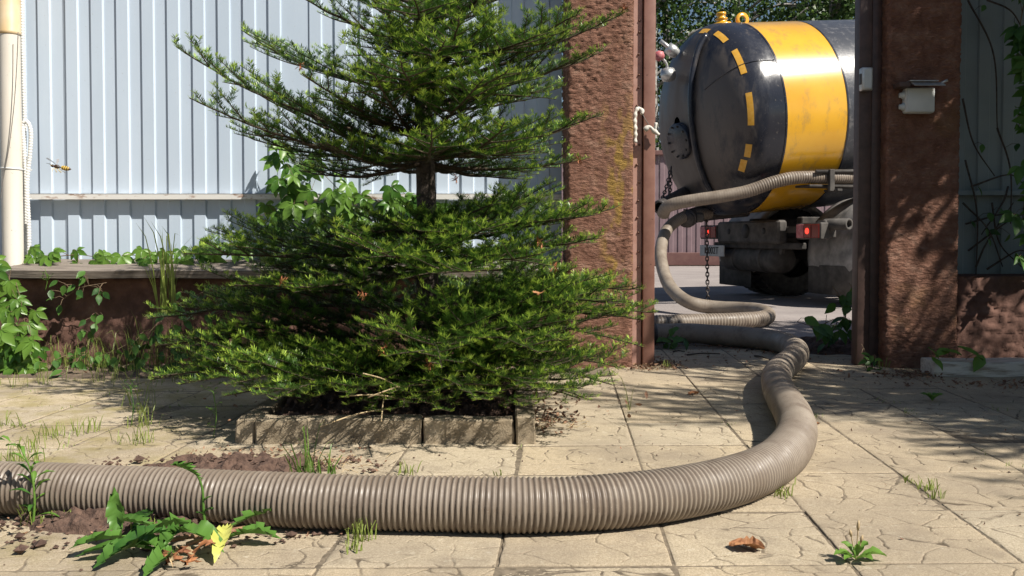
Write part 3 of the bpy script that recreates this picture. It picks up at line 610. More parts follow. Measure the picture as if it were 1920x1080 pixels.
m = MB(); m.tube([T(np.array([[.72, -.9, .45]]))[0], T(np.array([[.72, .9, .45]]))[0]], .07, 12); m.lathe([(.0, -.2), (.15, -.15), (.2, 0), (.15, .15), (.0, .2)], T(np.array([[.72, 0, .45]]))[0], AX, 16); m.build('rear_axle', M['chassis'], truck, True)
for yy in (-.83, .83):
    m = MB(); ns_ = 26; V = []; ths = np.linspace(math.radians(-22), math.radians(195), ns_)
    for t in ths:
        for (yo, ro) in ((-.34, .48), (-.33, .53), (-.28, .542), (-.15, .534), (-.05, .546), (.05, .534), (.15, .546), (.28, .534), (.33, .53), (.34, .48), (.32, .52), (-.32, .52)):
            V.append(T(np.array([[.72-ro*math.cos(t), yy+yo, .45+ro*math.sin(t)]]))[0])
    k_ = 12; m.add(V, [[i*k_+j, i*k_+(j+1) % k_, (i+1)*k_+(j+1) % k_, (i+1)*k_+j] for i in range(ns_-1) for j in range(k_)]); m.build('mudguard', M['fender'], truck, True)
    fp = MB(); n = 8; V = []
    for i in range(n+1):
        for j in range(2):
            for th in (0, .012): V.append(T(np.array([[.20-.02*math.sin(i*.4)+th, yy-.33+.66*i/n, .36 if j else .10]]))[0])
    fp.add(V, [[i*4, i*4+4, i*4+6, i*4+2] for i in range(n)]+[[i*4+1, i*4+3, i*4+7, i*4+5] for i in range(n)]+[[i*4, i*4+1, i*4+5, i*4+4] for i in range(n)]); fp.build('mud_flap', M['flap'], truck, True)
# hose tray along the side, chains, outlet pipe
tb = lambda u, v, Y: PY(u, v, Y)
m = MB(); m.tube([tb(1530, 322, 7.95), tb(1700, 320, 8.2)], .018, 8); m.build('tray_rail', M['dust_grey'], truck, True)
m = MB(); m.box(tb(1559, 338, 7.97), (.05, .03, .19), .004, RT); m.box(tb(1562, 357, 8.02), (.05, .2, .02), .003, RT); m.build('tray_hook', M['dust_grey'], truck)
a, b = tb(1505, 353, 8.05), tb(1720, 349, 8.4); m = MB(); m.box((a+b)/2, (np.linalg.norm(b-a), .22, .02), .004, RT); m.build('hose_tray', M['chassis'], truck)
P, _ = spline([tb(1236, 389, 8.25), tb(1262, 374, 8.55), tb(1300, 356, 9.0), tb(1350, 348, 9.3)], .03); m = MB(); m.tube(P, .062, 16, False); m.lathe([(.045, 0), (.062, 0), (.066, .01), (.066, .05), (.062, .06)], P[0], nrm(P[1]-P[0]), 18); m.lathe([(.045, 0), (.045, .2)], P[0], nrm(P[3]-P[0]), 16); m.lathe([(.0, .19), (.045, .2)], P[0], nrm(P[3]-P[0]), 16)
m.build('outlet_pipe', M['coupling'], truck, True)
m = MB(); P, _ = spline([tb(1285, 412, 8.5), tb(1305, 403, 8.7), tb(1340, 398, 8.9), tb(1400, 392, 9.0)], .03); m.tube(P, .075, 14); m.lathe([(.085, -.02), (.085, .02)], P[2], nrm(P[3]-P[2]), 16, True); m.build('drain_valve', M['coupling'], truck, True)
m = MB(); m.box(tb(1302, 408, 8.6), (.16, .12, .09), .02, RT); m.tube([tb(1283, 404, 8.5), tb(1284, 392, 8.5)], .012, 6); m.build('valve_clamp', M['dust_grey'], truck)
def chain(name, P0, P1, sag=0.0, parent=truck, link_=.05):
    L_ = np.linalg.norm(P1-P0); n = int(L_/(link_*.74)); m = MB()
    for i in range(n):
        t = (i+.5)/n; c = P0+(P1-P0)*t-np.array([0, 0, 1])*sag*4*t*(1-t); d = nrm(P1-P0-np.array([0, 0, 1])*sag*4*(1-2*t)); s_ = nrm(np.cross(d, [.3, 1, .1])); s_ = s_ if i % 2 else np.cross(d, s_)
        q = np.linspace(0, 2*math.pi, 11)[:-1]; ring = [c+d*link_*.5*math.cos(a)+s_*link_*.28*math.sin(a) for a in q]; V = []; nn = np.cross(d, s_)
        for j, a in enumerate(q):
            o = nrm(ring[j]-c)
            for b in range(4): V.append(ring[j]+.0065*(math.cos(b*math.pi/2)*o+math.sin(b*math.pi/2)*nn))
        m.add(V, [[j*4+b, j*4+(b+1) % 4, ((j+1) % 10)*4+(b+1) % 4, ((j+1) % 10)*4+b] for j in range(10) for b in range(4)])
    return m.build(name, M['chain'], parent, True)
chain('chain', tb(1323, 298, 8.75), tb(1327, 562, 8.75)); chain('chain', tb(1259, 312, 8.6), tb(1240, 376, 8.35), .03); chain('chain', tb(1258, 318, 8.6), tb(1255, 372, 8.4), .03)
# cab, hidden behind the right pillar from here
cb = tbox('cab', (5.0, 0, 1.55), (1.7, 2.3, 1.9), M['cabpaint'], .12, smooth=False)
for yy in (-1.155, 1.155): tbox('side_window', (5.2, yy, 2.0), (.8, .01, .6), M['glass'], .004, cb)
tbox('windscreen', (5.855, 0, 2.0), (.01, 2.0, .7), M['glass'], .004, cb); tbox('bumper', (5.85, 0, .6), (.2, 2.3, .3), M['chassis'], .04, cb)
tbox('fuel_tank', (2.6, -.85, .75), (1.0, .4, .45), M['dust_grey'], .06)

# ------------------------------------------------------------------ hoses
def hose(name, pts, r, per, spp, seg, amp_fn, label, step_smooth=0):
    P, s_ = spline(pts, per/spp, 120); P = smooth_path(P, step_smooth); ph = (np.arange(len(P)) % spp)/spp
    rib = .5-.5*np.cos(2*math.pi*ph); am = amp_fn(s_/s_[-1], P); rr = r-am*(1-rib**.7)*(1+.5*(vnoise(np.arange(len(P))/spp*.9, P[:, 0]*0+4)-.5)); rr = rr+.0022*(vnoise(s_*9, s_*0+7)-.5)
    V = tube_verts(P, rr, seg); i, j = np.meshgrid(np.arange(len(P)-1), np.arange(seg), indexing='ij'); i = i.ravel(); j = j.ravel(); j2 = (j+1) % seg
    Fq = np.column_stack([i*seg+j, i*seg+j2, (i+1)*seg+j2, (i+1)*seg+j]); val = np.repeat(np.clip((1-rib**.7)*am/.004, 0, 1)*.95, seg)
    root = thing(name, P[len(P)//2]*[1, 1, 0], label, 'hose', 'grey suction hoses'); V = V-origin_of(root)
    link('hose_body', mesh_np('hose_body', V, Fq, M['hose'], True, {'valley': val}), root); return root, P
HR = .0575
front = [(1293, 625), (1350, 629), (1407, 633), (1452, 639), (1484, 649), (1494, 662), (1484, 676), (1465, 691), (1456, 708), (1459, 729), (1472, 752), (1487, 778), (1494, 803), (1486, 832), (1461, 861), (1415, 887), (1345, 909), (1240, 929), (1120, 942), (980, 947), (800, 944), (620, 940), (480, 934), (330, 927), (180, 921), (60, 916), (-60, 913), (-260, 910), (-520, 905)]
pts = [G(u, v, HR) for u, v in front]; pts = [pts[0]+np.array([-.22, -.02, 0])]+pts
def amp_front(t, P):
    return .0046*np.clip(sstep(3.35, 2.55, P[:, 1])*1.0+.06, 0, 1)
hb, Pf = hose('suction_hose', pts, HR, .0118, 5, 30, amp_front, 'thick grey-brown ribbed hose curving through the gateway and across the front paving', 40)
e = pts[0]; d0 = nrm(Pf[0]-Pf[6])
m = MB(); m.lathe([(HR+.001, -.02), (.068, -.015), (.068, .03), (.062, .035), (.062, .06), (.074, .065), (.074, .10), (.06, .105), (.05, .14)], Pf[0], d0, 24); m.build('coupling', M['coupling'], hb, True)
m = MB(); m.box(Pf[0]+d0*.08+[0, -.03, .075], (.07, .02, .03), .004); m.build('coupling_lever', M['dust_grey'], hb)
zA = .056
A = [tb(1330, 400, 8.75), tb(1300, 403, 8.62), tb(1275, 410, 8.5), tb(1250, 432, 8.35), tb(1239, 468, 8.15), tb(1243, 505, 7.9), tb(1258, 540, 7.6), tb(1290, 566, 7.3)]+[G(u, v, zA) for u, v in ((1335, 576), (1390, 579), (1428, 584))]+[G(1440, 592, zA), G(1425, 598, zA), G(1380, 601, zA), G(1310, 603, zA), G(1240, 606, zA)]
xe = A[-1]; ee = Pf[0]+d0*.12
A += [xe+np.array([-.35, -.02, 0]), xe+np.array([-.62, -.22, 0]), np.array([ee[0]-.55, ee[1]+.30, zA]), np.array([ee[0]-.38, ee[1]+.04, zA]), ee]
ha, Pa = hose('suction_hose', A, .054, .022, 4, 22, lambda t, P: .0042*np.clip(sstep(8.3, 8.6, P[:, 1])+sstep(6.9, 6.3, P[:, 1])+.10, 0, 1), 'grey hose hanging from the truck outlet and looping on the road', 25)
B = [tb(1243, 402, 8.28), tb(1251, 388, 8.2), tb(1280, 379, 8.12), tb(1340, 370, 8.05), tb(1400, 359, 8.02), tb(1450, 342, 8.0), tb(1495, 333, 8.0), tb(1560, 333, 8.05), tb(1640, 333, 8.2), tb(1760, 332, 8.45)]
hose('suction_hose', B, .057, .022, 4, 20, lambda t, P: .0042*(.2+.8*sstep(1.9, 2.3, P[:, 0])), 'ribbed hose stowed along the side of the tank truck', 12)

# ------------------------------------------------------------------ fir tree
TX, TY = PY(795, 400, 3.3)[0], 3.3
def tri_needles(Pb, D, W, ln, wd, tone):
    """flat needles: base points, directions, width directions"""
    n = len(Pb); tip = Pb+D*ln[:, None]; mid = Pb+D*(ln*.55)[:, None]; h = W*(wd/2)[:, None]
    V = np.stack([Pb-h*.5, Pb+h*.5, mid+h, tip+h*.15, tip-h*.15, mid-h], 1).reshape(-1, 3); b = np.arange(n)*6
    Fq = np.vstack([np.column_stack([b, b+1, b+2, b+5]), np.column_stack([b+5, b+2, b+3, b+4])]); return V, Fq, np.repeat(tone, 6)
def fir_branch(base, tip, seed, root, dens=330.0, sag=.07, wood_r=.008, width=1.0, nl=.020):
    r = np.random.default_rng(seed); base = np.asarray(base, float); tip = np.asarray(tip, float); L = np.linalg.norm(tip-base); mid = (base+tip)/2+np.array([r.normal(0, .03), r.normal(0, .03), -sag*L])
    t = np.linspace(0, 1, 26)[:, None]; C = (1-t)**2*base+2*t*(1-t)*mid+t*t*tip; C += np.cumsum(r.normal(0, .0016, C.shape), 0)
    wood = MB(); wood.tube(C, np.linspace(wood_r, .0018, 26), 6); shoots = []   # (p0, dir, length, agebase, bare)
    d_all = nrm(tip-base); upv = np.array([0, 0, 1.0])
    def pt(s): q = s*25; i = min(24, int(q)); f = q-i; return C[i]*(1-f)+C[i+1]*f, nrm(C[i+1]-C[i])
    for i in range(25):
        if i > 7: shoots.append((C[i], C[i+1]-C[i], i/25))
    s = .16 if L > .5 else .1; sd = 1
    while s < .985:
        p, d = pt(s); side = nrm(np.cross(d, upv))*sd; a = r.uniform(.75, 1.05)
        q = nrm(math.cos(a)*d+math.sin(a)*side+upv*r.uniform(-.15, .42)); prof = min(1, (s+.12)/.4)*(1-s)**.75
        l2 = max(.05, width*L*.52*prof*r.uniform(.6, 1.25)); l2 = min(l2, .38); n2 = max(3, int(l2/.03)); S2 = [p]; dd = q
        for _ in range(n2):
            dd = nrm(dd+.05*d+upv*r.normal(.018, .03)+r.normal(0, .03, 3)); S2.append(S2[-1]+dd*(l2/n2))
        S2 = np.array(S2); wood.tube(S2, np.linspace(.0032 if l2 > .12 else .002, .001, len(S2)), 4, False)
        for kx in range(n2): shoots.append((S2[kx], S2[kx+1]-S2[kx], .25+.75*(kx+1)/n2 if s > .12 else .3))
        if l2 > .07:
            s3 = .22; sd3 = 1
            while s3 < .97:
                f = s3*n2; i0 = min(n2-1, int(f)); p3 = S2[i0]+(S2[i0+1]-S2[i0])*(f-i0); d3 = nrm(S2[i0+1]-S2[i0]); sv = nrm(np.cross(d3, upv))*sd3; a3 = r.uniform(.7, 1.0)
                q3 = nrm(math.cos(a3)*d3+math.sin(a3)*sv+upv*r.uniform(-.05, .45)); l3 = max(.034, l2*.52*(1-s3)**.6*r.uniform(.6, 1.25)); l3 = min(l3, .12)
                nn = 2; pp = p3; q4 = q3
                for kx in range(nn):
                    q4 = nrm(q4+upv*.06); shoots.append((pp, q4*(l3/nn), .45+.55*(kx+1)/nn)); pp = pp+q4*(l3/nn)
                s3 += .046/l2*r.uniform(.8, 1.4); sd3 = -sd3
        s += .033/L*r.uniform(.8, 1.3); sd = -sd
    P0 = np.array([a for a, b, c in shoots]); DV = np.array([b for a, b, c in shoots]); AG = np.array([c for a, b, c in shoots]); LN = np.linalg.norm(DV, axis=1)
    cnt = np.maximum(3, (LN*dens).astype(int)); idx = np.repeat(np.arange(len(P0)), cnt); n = len(idx); tt = r.random(n); Pb = P0[idx]+DV[idx]*tt[:, None]; dirs = DV[idx]/LN[idx][:, None]
    sv = np.cross(dirs, upv); sv /= np.linalg.norm(sv, axis=1)[:, None]+1e-9; uv = np.cross(sv, dirs)
    ang = r.choice([-1, 1], n)*(1-r.random(n)**1.6*.85)*1.5; D = sv*np.sin(ang)[:, None]+uv*(np.cos(ang)*.75+.05)[:, None]+dirs*r.uniform(.45, .95, n)[:, None]; D += r.normal(0, .10, (n, 3)); D /= np.linalg.norm(D, axis=1)[:, None]
    W = np.cross(D, uv); W /= np.linalg.norm(W, axis=1)[:, None]+1e-9; ln = nl*r.uniform(.7, 1.1, n); wd = r.uniform(.0017, .0025, n)
    rad = np.linalg.norm((Pb-base), axis=1)/L; new = sstep(.62, .95, AG[idx]*(.60+.40*tt)); tone = np.clip(.02+.34*np.clip(rad, 0, 1)+.78*new*np.clip(rad*1.35, 0, 1)**1.4+r.normal(0, .08, n), 0, 1)  # needle colour: fresh growth at tips, self-shadow put in as darkness towards the trunk
    V, Fq, needle_tone = tri_needles(Pb, D, W, ln, wd, tone)
    wo = wood.build('branch', M['twig'], root, True); o = origin_of(root)
    link('needles', mesh_np('needles', V-o, Fq, M['needle'], False, {'tone': needle_tone}), wo); return wo
fir = thing('fir_tree', (TX, TY, .04), 'dark green young fir tree in the kerbed bed in front of the blue fence', 'tree', 'fir trees')
zt_ = [0, .15, .5, .9, 1.3, 1.7, 2.15]; tr = [.052, .044, .038, .034, .027, .016, .004]
P, s_ = spline([(TX+.012*math.sin(z*3), TY+.01*math.cos(z*4), z+.02) for z in zt_], .03); m = MB(); r_ = np.interp(P[:, 2], zt_, tr)*(1+.10*(vnoise(P[:, 2]*25, P[:, 2]*0+3)-.5)); m.tube(P, r_, 14); m.build('trunk', M['bark'], fir, True)
BR = [  # base row (v at trunk), tip u, tip v, tip depth
 (95, 555, -12, 3.2), (150, 1172, 22, 3.15), (165, 1140, 95, 3.35), (95, 650, -60, 2.9), (70, 960, -70, 2.75), (150, 850, 30, 2.62), (175, 480, 78, 3.85), (185, 1055, 160, 3.8), (120, 1010, 70, 2.75), (100, 720, 40, 2.7), (60, 780, 5, 2.6), (110, 830, 85, 2.55), (150, 760, 115, 2.5), (170, 950, 120, 2.6),
 (60, 900, -60, 3.9), (40, 700, -90, 3.9), (20, 1060, -60, 3.4), (20, 600, -90, 3.3), (190, 1020, 130, 3.5), (130, 1085, 20, 2.9), (190, 690, 110, 3.8), (185, 900, 165, 2.75), (200, 1000, 175, 3.7),
 (285, 333, 88, 3.1), (300, 358, 184, 3.0), (300, 445, 250, 3.4), (295, 1132, 212, 3.1), (305, 1090, 292, 3.25), (290, 1065, 225, 3.6), (270, 560, 140, 2.75), (260, 700, 125, 2.62), (265, 905, 150, 2.62), (310, 560, 322, 3.75), (310, 985, 318, 3.75), (290, 950, 225, 2.65), (305, 610, 260, 2.75), (300, 800, 245, 2.55), (300, 470, 165, 3.4), (310, 720, 300, 3.9), (305, 900, 300, 3.9), (250, 620, 190, 3.1), (270, 1020, 280, 2.85),
 (430, 800, 428, 2.72), (432, 690, 432, 2.8), (435, 905, 425, 2.72), (425, 1005, 368, 3.2), (440, 1105, 402, 2.95), (435, 925, 385, 2.95), (440, 560, 440, 3.1), (455, 1150, 392, 3.1), (440, 1065, 358, 3.5), (445, 960, 372, 3.8), (470, 1125, 440, 2.9), (470, 412, 440, 3.6), (480, 345, 478, 3.0), (470, 640, 442, 3.85), (500, 890, 510, 2.5), (500, 560, 530, 2.65), (480, 720, 480, 2.5), (485, 1010, 470, 2.7), (500, 430, 530, 2.85), (495, 1060, 500, 3.7), (500, 480, 500, 3.7), (490, 800, 440, 2.75),
 (590, 275, 600, 3.35), (600, 1232, 588, 3.1), (575, 1212, 540, 3.3), (610, 1195, 640, 2.85), (620, 830, 690, 2.4), (610, 1010, 655, 2.5), (630, 1120, 700, 2.75), (580, 1085, 565, 3.75), (580, 395, 560, 3.6), (590, 1130, 560, 2.8), (600, 340, 640, 3.1), (600, 700, 560, 4.05), (600, 920, 560, 4.05),
 (680, 283, 712, 2.95), (690, 430, 742, 2.7), (690, 900, 750, 2.5), (690, 1090, 745, 2.72), (690, 650, 745, 2.5), (690, 760, 765, 2.62), (680, 1180, 690, 2.95), (670, 1000, 720, 2.55), (680, 350, 700, 3.3), (670, 1100, 660, 3.5), (640, 300, 645, 3.1), (690, 335, 728, 2.8), (690, 415, 725, 2.6), (680, 500, 745, 2.5), (660, 375, 680, 3.0), (680, 1150, 720, 2.7), (610, 1205, 610, 2.95), (590, 1185, 565, 3.0), (690, 1105, 745, 2.6), (690, 565, 768, 2.74), (695, 690, 775, 2.66), (700, 820, 770, 2.58), (700, 970, 765, 2.6), (640, 1060, 640, 2.6)]
for i, (vb, tu, tv, tY) in enumerate(BR):
    z0 = PY(795, vb, 3.3)[2]+random.uniform(-.02, .02); tp = PY(tu, tv, tY); tp[2] = max(tp[2], .07)
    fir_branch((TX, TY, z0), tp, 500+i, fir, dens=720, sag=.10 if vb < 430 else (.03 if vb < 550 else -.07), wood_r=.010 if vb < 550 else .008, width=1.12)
for (u, v, Y) in ((683, 452, 2.72), (1040, 500, 2.75), (1012, 455, 2.7), (855, 335, 2.8), (563, 125, 2.85), (700, 152, 2.8), (680, 553, 2.6), (716, 655, 2.5), (805, 682, 2.5), (530, 528, 2.75), (1085, 300, 3.0), (1170, 15, 3.1)):
    c = PY(u, v, Y); n = 26; D = rng.normal(0, 1, (n, 3)); D /= np.linalg.norm(D, axis=1)[:, None]; W = np.cross(D, [.3, .2, .9]); W /= np.linalg.norm(W, axis=1)[:, None]
    V, Fq, needle_tone = tri_needles(np.tile(c, (n, 1))+rng.normal(0, .004, (n, 3)), D, W, np.full(n, .017), np.full(n, .003), np.zeros(n)); link('dead_sprig', mesh_np('dead_sprig', V-origin_of(fir), Fq, M['deadneedle']), fir)
m = MB()
for a, b in (((770, 752), (650, 742)), ((740, 765), (600, 800)), ((800, 720), (690, 745)), ((720, 745), (715, 790)), ((760, 735), (680, 700))):
    P, _ = spline([PY(*a, 2.75), (PY(*a, 2.75)+PY(*b, 2.6))/2+[0, 0, .01], PY(*b, 2.6)], .02); m.tube(P, .0022, 5)
m.build('dead_twig', M['straw'], fir, True)
# firs just outside the frame on the right, which shade the pillar and paving
def side_fir(loc, rot, scale, label, zs):
    t = copy_tree(fir); t.location = loc; t.rotation_euler = (0, 0, rot); t.scale = (scale, scale, scale*zs); t['label'] = label; return t
side_fir((3.5, 2.15, 0), 2.2, 1.7, 'tall fir standing out of view on the right, shading the paving', 1.1)
side_fir((4.15, 2.3, 0), 4.0, 1.7, 'second fir standing out of view on the right, behind the first', 1.1)
def shade_tree(loc, blobs, label, seed, n):
    r = np.random.default_rng(seed); root = thing('unseen_shade_tree', loc, label, 'tree'); m = MB(); loc = np.array(loc, float); top = loc+np.array([.05, .1, 2.0]); m.tube([loc, loc+[.03, 0, 1.0], top], np.array([.07, .055, .04]), 8); C = []
    for (x_, y_, z_, rr) in blobs:
        c = np.array([x_, y_, z_]); m.tube([loc+[.03, 0, 1.3], (top+c)/2+[0, 0, .1], c], np.array([.035, .025, .01]), 6); q = r.normal(0, 1, (int(n*rr**2), 3)); q /= np.linalg.norm(q, axis=1)[:, None]; C.append(c+q*rr*(r.random((len(q), 1))**.45)*[1, 1, .7])
    m.build('trunk', M['vinestem'], root, True); C = np.vstack(C); k_ = len(C); A = r.normal(0, 1, (k_, 3)); A[:, 2] -= .5; A /= np.linalg.norm(A, axis=1)[:, None]; B = np.cross(A, r.normal(0, 1, (k_, 3))); B /= np.linalg.norm(B, axis=1)[:, None]; sz = r.uniform(.06, .11, k_)[:, None]
    V = np.stack([C, C+A*sz*.5+B*sz*.4, C+A*sz*1.2, C+A*sz*.5-B*sz*.4], 1).reshape(-1, 3); b = np.arange(k_)*4
    link('crown', mesh_np('crown', V-origin_of(root), np.column_stack([b, b+1, b+2, b+3]), M['birchleaf'], False, {'tone': np.repeat(np.clip(r.normal(.45, .25, k_), 0, 1), 4)}), root)
shade_tree((3.7, 3.75, 0), ((2.5, 3.58, 2.15, .40), (2.62, 3.3, 2.3, .25), (3.08, 3.84, 2.75, .50), (3.7, 4.0, 2.35, .65), (4.2, 3.45, 3.2, .6), (3.3, 3.75, 3.4, .55), (4.6, 3.9, 2.6, .7), (5.0, 4.3, 3.2, .8)), 'leafy tree standing out of view on the right, shading the right pillar and fence', 77, 5200)  # tree added out of view, crown clumps placed for the shade they cast

# ------------------------------------------------------------------ creeper leaves and plants
def palm_leaf(seed):
    r = np.random.default_rng(seed); V = []; Fc = []; n0 = 0
    for a, l in ((0, 1.0), (.85, .9), (-.85, .9), (1.7, .62), (-1.7, .62)):
        a += r.normal(0, .08); l *= r.uniform(.88, 1.1); d = np.array([math.sin(a), math.cos(a), 0]); s_ = np.array([d[1], -d[0], 0]); rows = [(.04, .01), (.25, .16), (.5, .235), (.68, .20), (.72, .17), (.88, .085), (1.0, .0)]
        for (t, w_) in rows:
            c = d*t*l+np.array([0, 0, .10*t-.34*t*t]); V += [c-s_*w_*l+[0, 0, .05*w_/.2], c+np.array([0, 0, -.02]), c+s_*w_*l+[0, 0, .05*w_/.2]]
        for i in range(len(rows)-1): Fc += [[n0+i*3, n0+i*3+1, n0+i*3+4, n0+i*3+3], [n0+i*3+1, n0+i*3+2, n0+i*3+5, n0+i*3+4]]
        n0 += len(rows)*3
    return np.array(V), Fc
def oval_leaf(seed):
    V = []; Fc = []; rows = [(0, .01), (.12, .16), (.35, .29), (.6, .24), (.85, .10), (1, .0)]
    for (t, w_) in rows: c = np.array([0, t, .12*t-.3*t*t]); V += [c-[w_, 0, -.06], c, c+[w_, 0, .06]]
    for i in range(len(rows)-1): Fc += [[i*3, i*3+1, i*3+4, i*3+3], [i*3+1, i*3+2, i*3+5, i*3+4]]
    return np.array(V), Fc
def leaf_me(fn, seed, mat):
    V, Fc = fn(seed); me = bpy.data.meshes.new('leaf'); me.from_pydata(V.tolist(), [], Fc); me.polygons.foreach_set('use_smooth', np.ones(len(Fc), bool)); me.materials.append(mat); me.update(); return me
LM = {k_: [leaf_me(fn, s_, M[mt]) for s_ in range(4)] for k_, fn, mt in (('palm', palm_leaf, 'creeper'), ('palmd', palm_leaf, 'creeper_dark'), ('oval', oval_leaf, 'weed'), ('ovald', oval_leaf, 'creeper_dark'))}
def put_leaf(kind, p, face, size, root, droop=None):
    """leaf blade normal about `face`, its tip hanging down"""
    nrm_ = nrm(np.asarray(face)+rng.normal(0, .33, 3)); dn = np.array([rng.normal(0, .7), rng.normal(0, .2), -1.0 if droop is None else droop]); yv = nrm(dn-nrm_*np.dot(dn, nrm_)); xv = np.cross(yv, nrm_)
    o = link('leaf', random.choice(LM[kind]), root); Mx = Matrix(np.column_stack([xv, yv, nrm_]).tolist()).to_4x4(); s_ = size*random.uniform(.72, 1.2)
    Mx = Mx@Matrix.Diagonal((s_, s_, s_, 1)); Mx.translation = Vector((np.asarray(p)-origin_of(root)).tolist()); o.matrix_local = Mx; return o
def vine(name, label, stems, kind, n, size, spread, cat='vine', face=(.15, -.9, .45), smat='vinestem', sr=.003, group=None, droop=None):
    """stems: lists of points; leaves sprout along them on short stalks"""
    ps = [spline(s_, .02)[0] for s_ in stems]; b = min((p for q in ps for p in q), key=lambda a: a[2]); root = thing(name, b, label, cat, group); m = MB()
    tot = sum(len(q) for q in ps)
    for q in ps:
        m = MB(); m.tube(q, np.linspace(sr, sr*.5, len(q)), 5)
        for _ in range(max(1, int(n*len(q)/tot))):
            p = q[random.randrange(len(q))]; e = p+np.array([random.gauss(0, spread), -abs(random.gauss(.03, .03)), random.gauss(0, spread*.8)]); m.tube([p, (p+e)/2+[0, 0, .01], e], .0012, 4, False); put_leaf(kind, e, face, size, root, droop)
        m.build('stem', M[smat], root, True)
    return root
Yc = 4.43
vine('creeper', 'bright green creeper climbing the blue fence behind the fir trunk', [[PY(640, 480, Yc), PY(610, 420, Yc), PY(560, 370, Yc), PY(540, 320, Yc), PY(520, 275, Yc)], [PY(700, 480, Yc), PY(690, 410, Yc), PY(640, 360, Yc), PY(600, 320, Yc)], [PY(760, 470, Yc), PY(745, 410, Yc), PY(700, 370, Yc)], [PY(590, 480, Yc), PY(540, 430, Yc), PY(505, 385, Yc)], [PY(830, 470, Yc), PY(850, 420, Yc), PY(770, 375, Yc)], [PY(560, 470, Yc), PY(640, 440, Yc), PY(740, 430, Yc)]], 'palm', 140, .085, .055)
vine('creeper', 'sparse creeper shoots along the foot of the blue fence by the drain pipe', [[PY(60, 492, 4.42), PY(100, 482, 4.42), PY(150, 478, 4.42), PY(190, 484, 4.42)], [PY(90, 490, 4.42), PY(75, 468, 4.42)]], 'palm', 18, .07, .03)
vine('creeper', 'small creeper shoots at the middle foot of the blue fence', [[PY(240, 490, 4.42), PY(280, 478, 4.42), PY(330, 476, 4.42), PY(400, 470, 4.42), PY(470, 465, 4.42)]], 'palm', 22, .075, .03)
vine('creeper', 'leafy creeper in full sun at the left edge below the drain pipe', [[G(10, 700), PY(12, 640, 4.1), PY(15, 560, 4.1), PY(20, 500, 4.1)], [G(40, 700), PY(42, 640, 4.1), PY(45, 590, 4.1), PY(30, 530, 4.1)], [G(-30, 700), PY(-25, 600, 4.1), PY(-20, 520, 4.1)], [G(60, 700), PY(60, 660, 4.05), PY(55, 610, 4.05)]], 'palm', 70, .085, .035)
vine('creeper', 'weedy creeper sprawling on the plinth wall left of the fir', [[PY(120, 560, 4.25), PY(150, 540, 4.22), PY(200, 530, 4.2)], [G(160, 690), PY(170, 640, 4.15), PY(185, 590, 4.15)], [G(200, 690), PY(220, 670, 4.1), PY(240, 650, 4.1)], [PY(330, 690, 4.1), PY(340, 600, 4.1), PY(360, 560, 4.1), PY(400, 540, 4.1)], [G(110, 700), PY(130, 670, 4.1), PY(160, 665, 4.1)], [PY(450, 640, 4.0), PY(430, 580, 4.0), PY(460, 540, 4.0)], [G(260, 695), PY(270, 640, 4.12), PY(300, 600, 4.12)], [G(300, 700), PY(330, 670, 4.05), PY(370, 640, 4.05)], [G(380, 700), PY(400, 650, 4.05), PY(430, 620, 4.05)], [G(90, 705), PY(110, 690, 4.05), PY(150, 690, 4.0)]], 'ovald', 170, .05, .04, 'plant')
# tangled dry vine on the right fence
Yr = 4.60
st = []
for u0, v0, u1, v1, w_ in ((1815, 0, 1870, 240, 20), (1870, 240, 1895, 420, 12), (1850, 0, 1920, 60, 10), (1805, 185, 1865, 330, -10), (1810, 420, 1930, 430, 25), (1815, 470, 1925, 400, 20), (1830, 500, 1900, 380, -15), (1850, 505, 1925, 470, 15), (1805, 380, 1880, 500, 10), (1890, 350, 1840, 440, 15), (1820, 350, 1920, 345, 20), (1860, 380, 1915, 500, -14), (1810, 300, 1830, 520, 12)):
    st.append([PY(u0, v0, Yr), PY((u0+u1)/2+w_, (v0+v1)/2-w_, Yr-.04), PY(u1, v1, Yr-.02)])
vine('dry_vine', 'tangled bare vine stems on the shaded right fence', st, 'ovald', 10, .05, .03, 'vine', smat='drystem', sr=.0055)
vine('creeper', 'dark creeper leaves hanging at the right edge over the shaded fence', [[PY(1925, -20, 4.3), PY(1912, 60, 4.3), PY(1918, 140, 4.3)], [PY(1940, 150, 4.3), PY(1915, 190, 4.3), PY(1905, 240, 4.3)], [PY(1935, 330, 4.3), PY(1918, 400, 4.3), PY(1925, 470, 4.3)]], 'palmd', 34, .10, .04)
vine('young_shrub', 'green shoots over the white plank at the foot of the right pillar', [[G(1790, 690), PY(1785, 668, 4.1), PY(1760, 655, 4.05), PY(1738, 658, 4.0)], [G(1800, 690), PY(1815, 670, 4.05), PY(1842, 658, 4.0)], [PY(1780, 670, 4.1), PY(1778, 650, 4.05)]], 'oval', 12, .095, .02, 'plant', face=(.1, -.5, .8))
vine('young_shrub', 'leafy shoots at the foot of the dark right gate post', [[np.array([1.68, 4.9, 0]), PY(1585, 600, 4.85), PY(1575, 560, 4.8), PY(1560, 535, 4.8)], [np.array([1.66, 4.9, 0]), PY(1570, 600, 4.8), PY(1530, 612, 4.75), PY(1495, 603, 4.7)], [np.array([1.7, 4.9, 0]), PY(1598, 560, 4.85), PY(1592, 530, 4.85)], [np.array([1.62, 4.9, 0]), PY(1545, 620, 4.8), PY(1550, 590, 4.75)]], 'ovald', 34, .085, .02, 'plant', face=(-.1, -.6, .7))
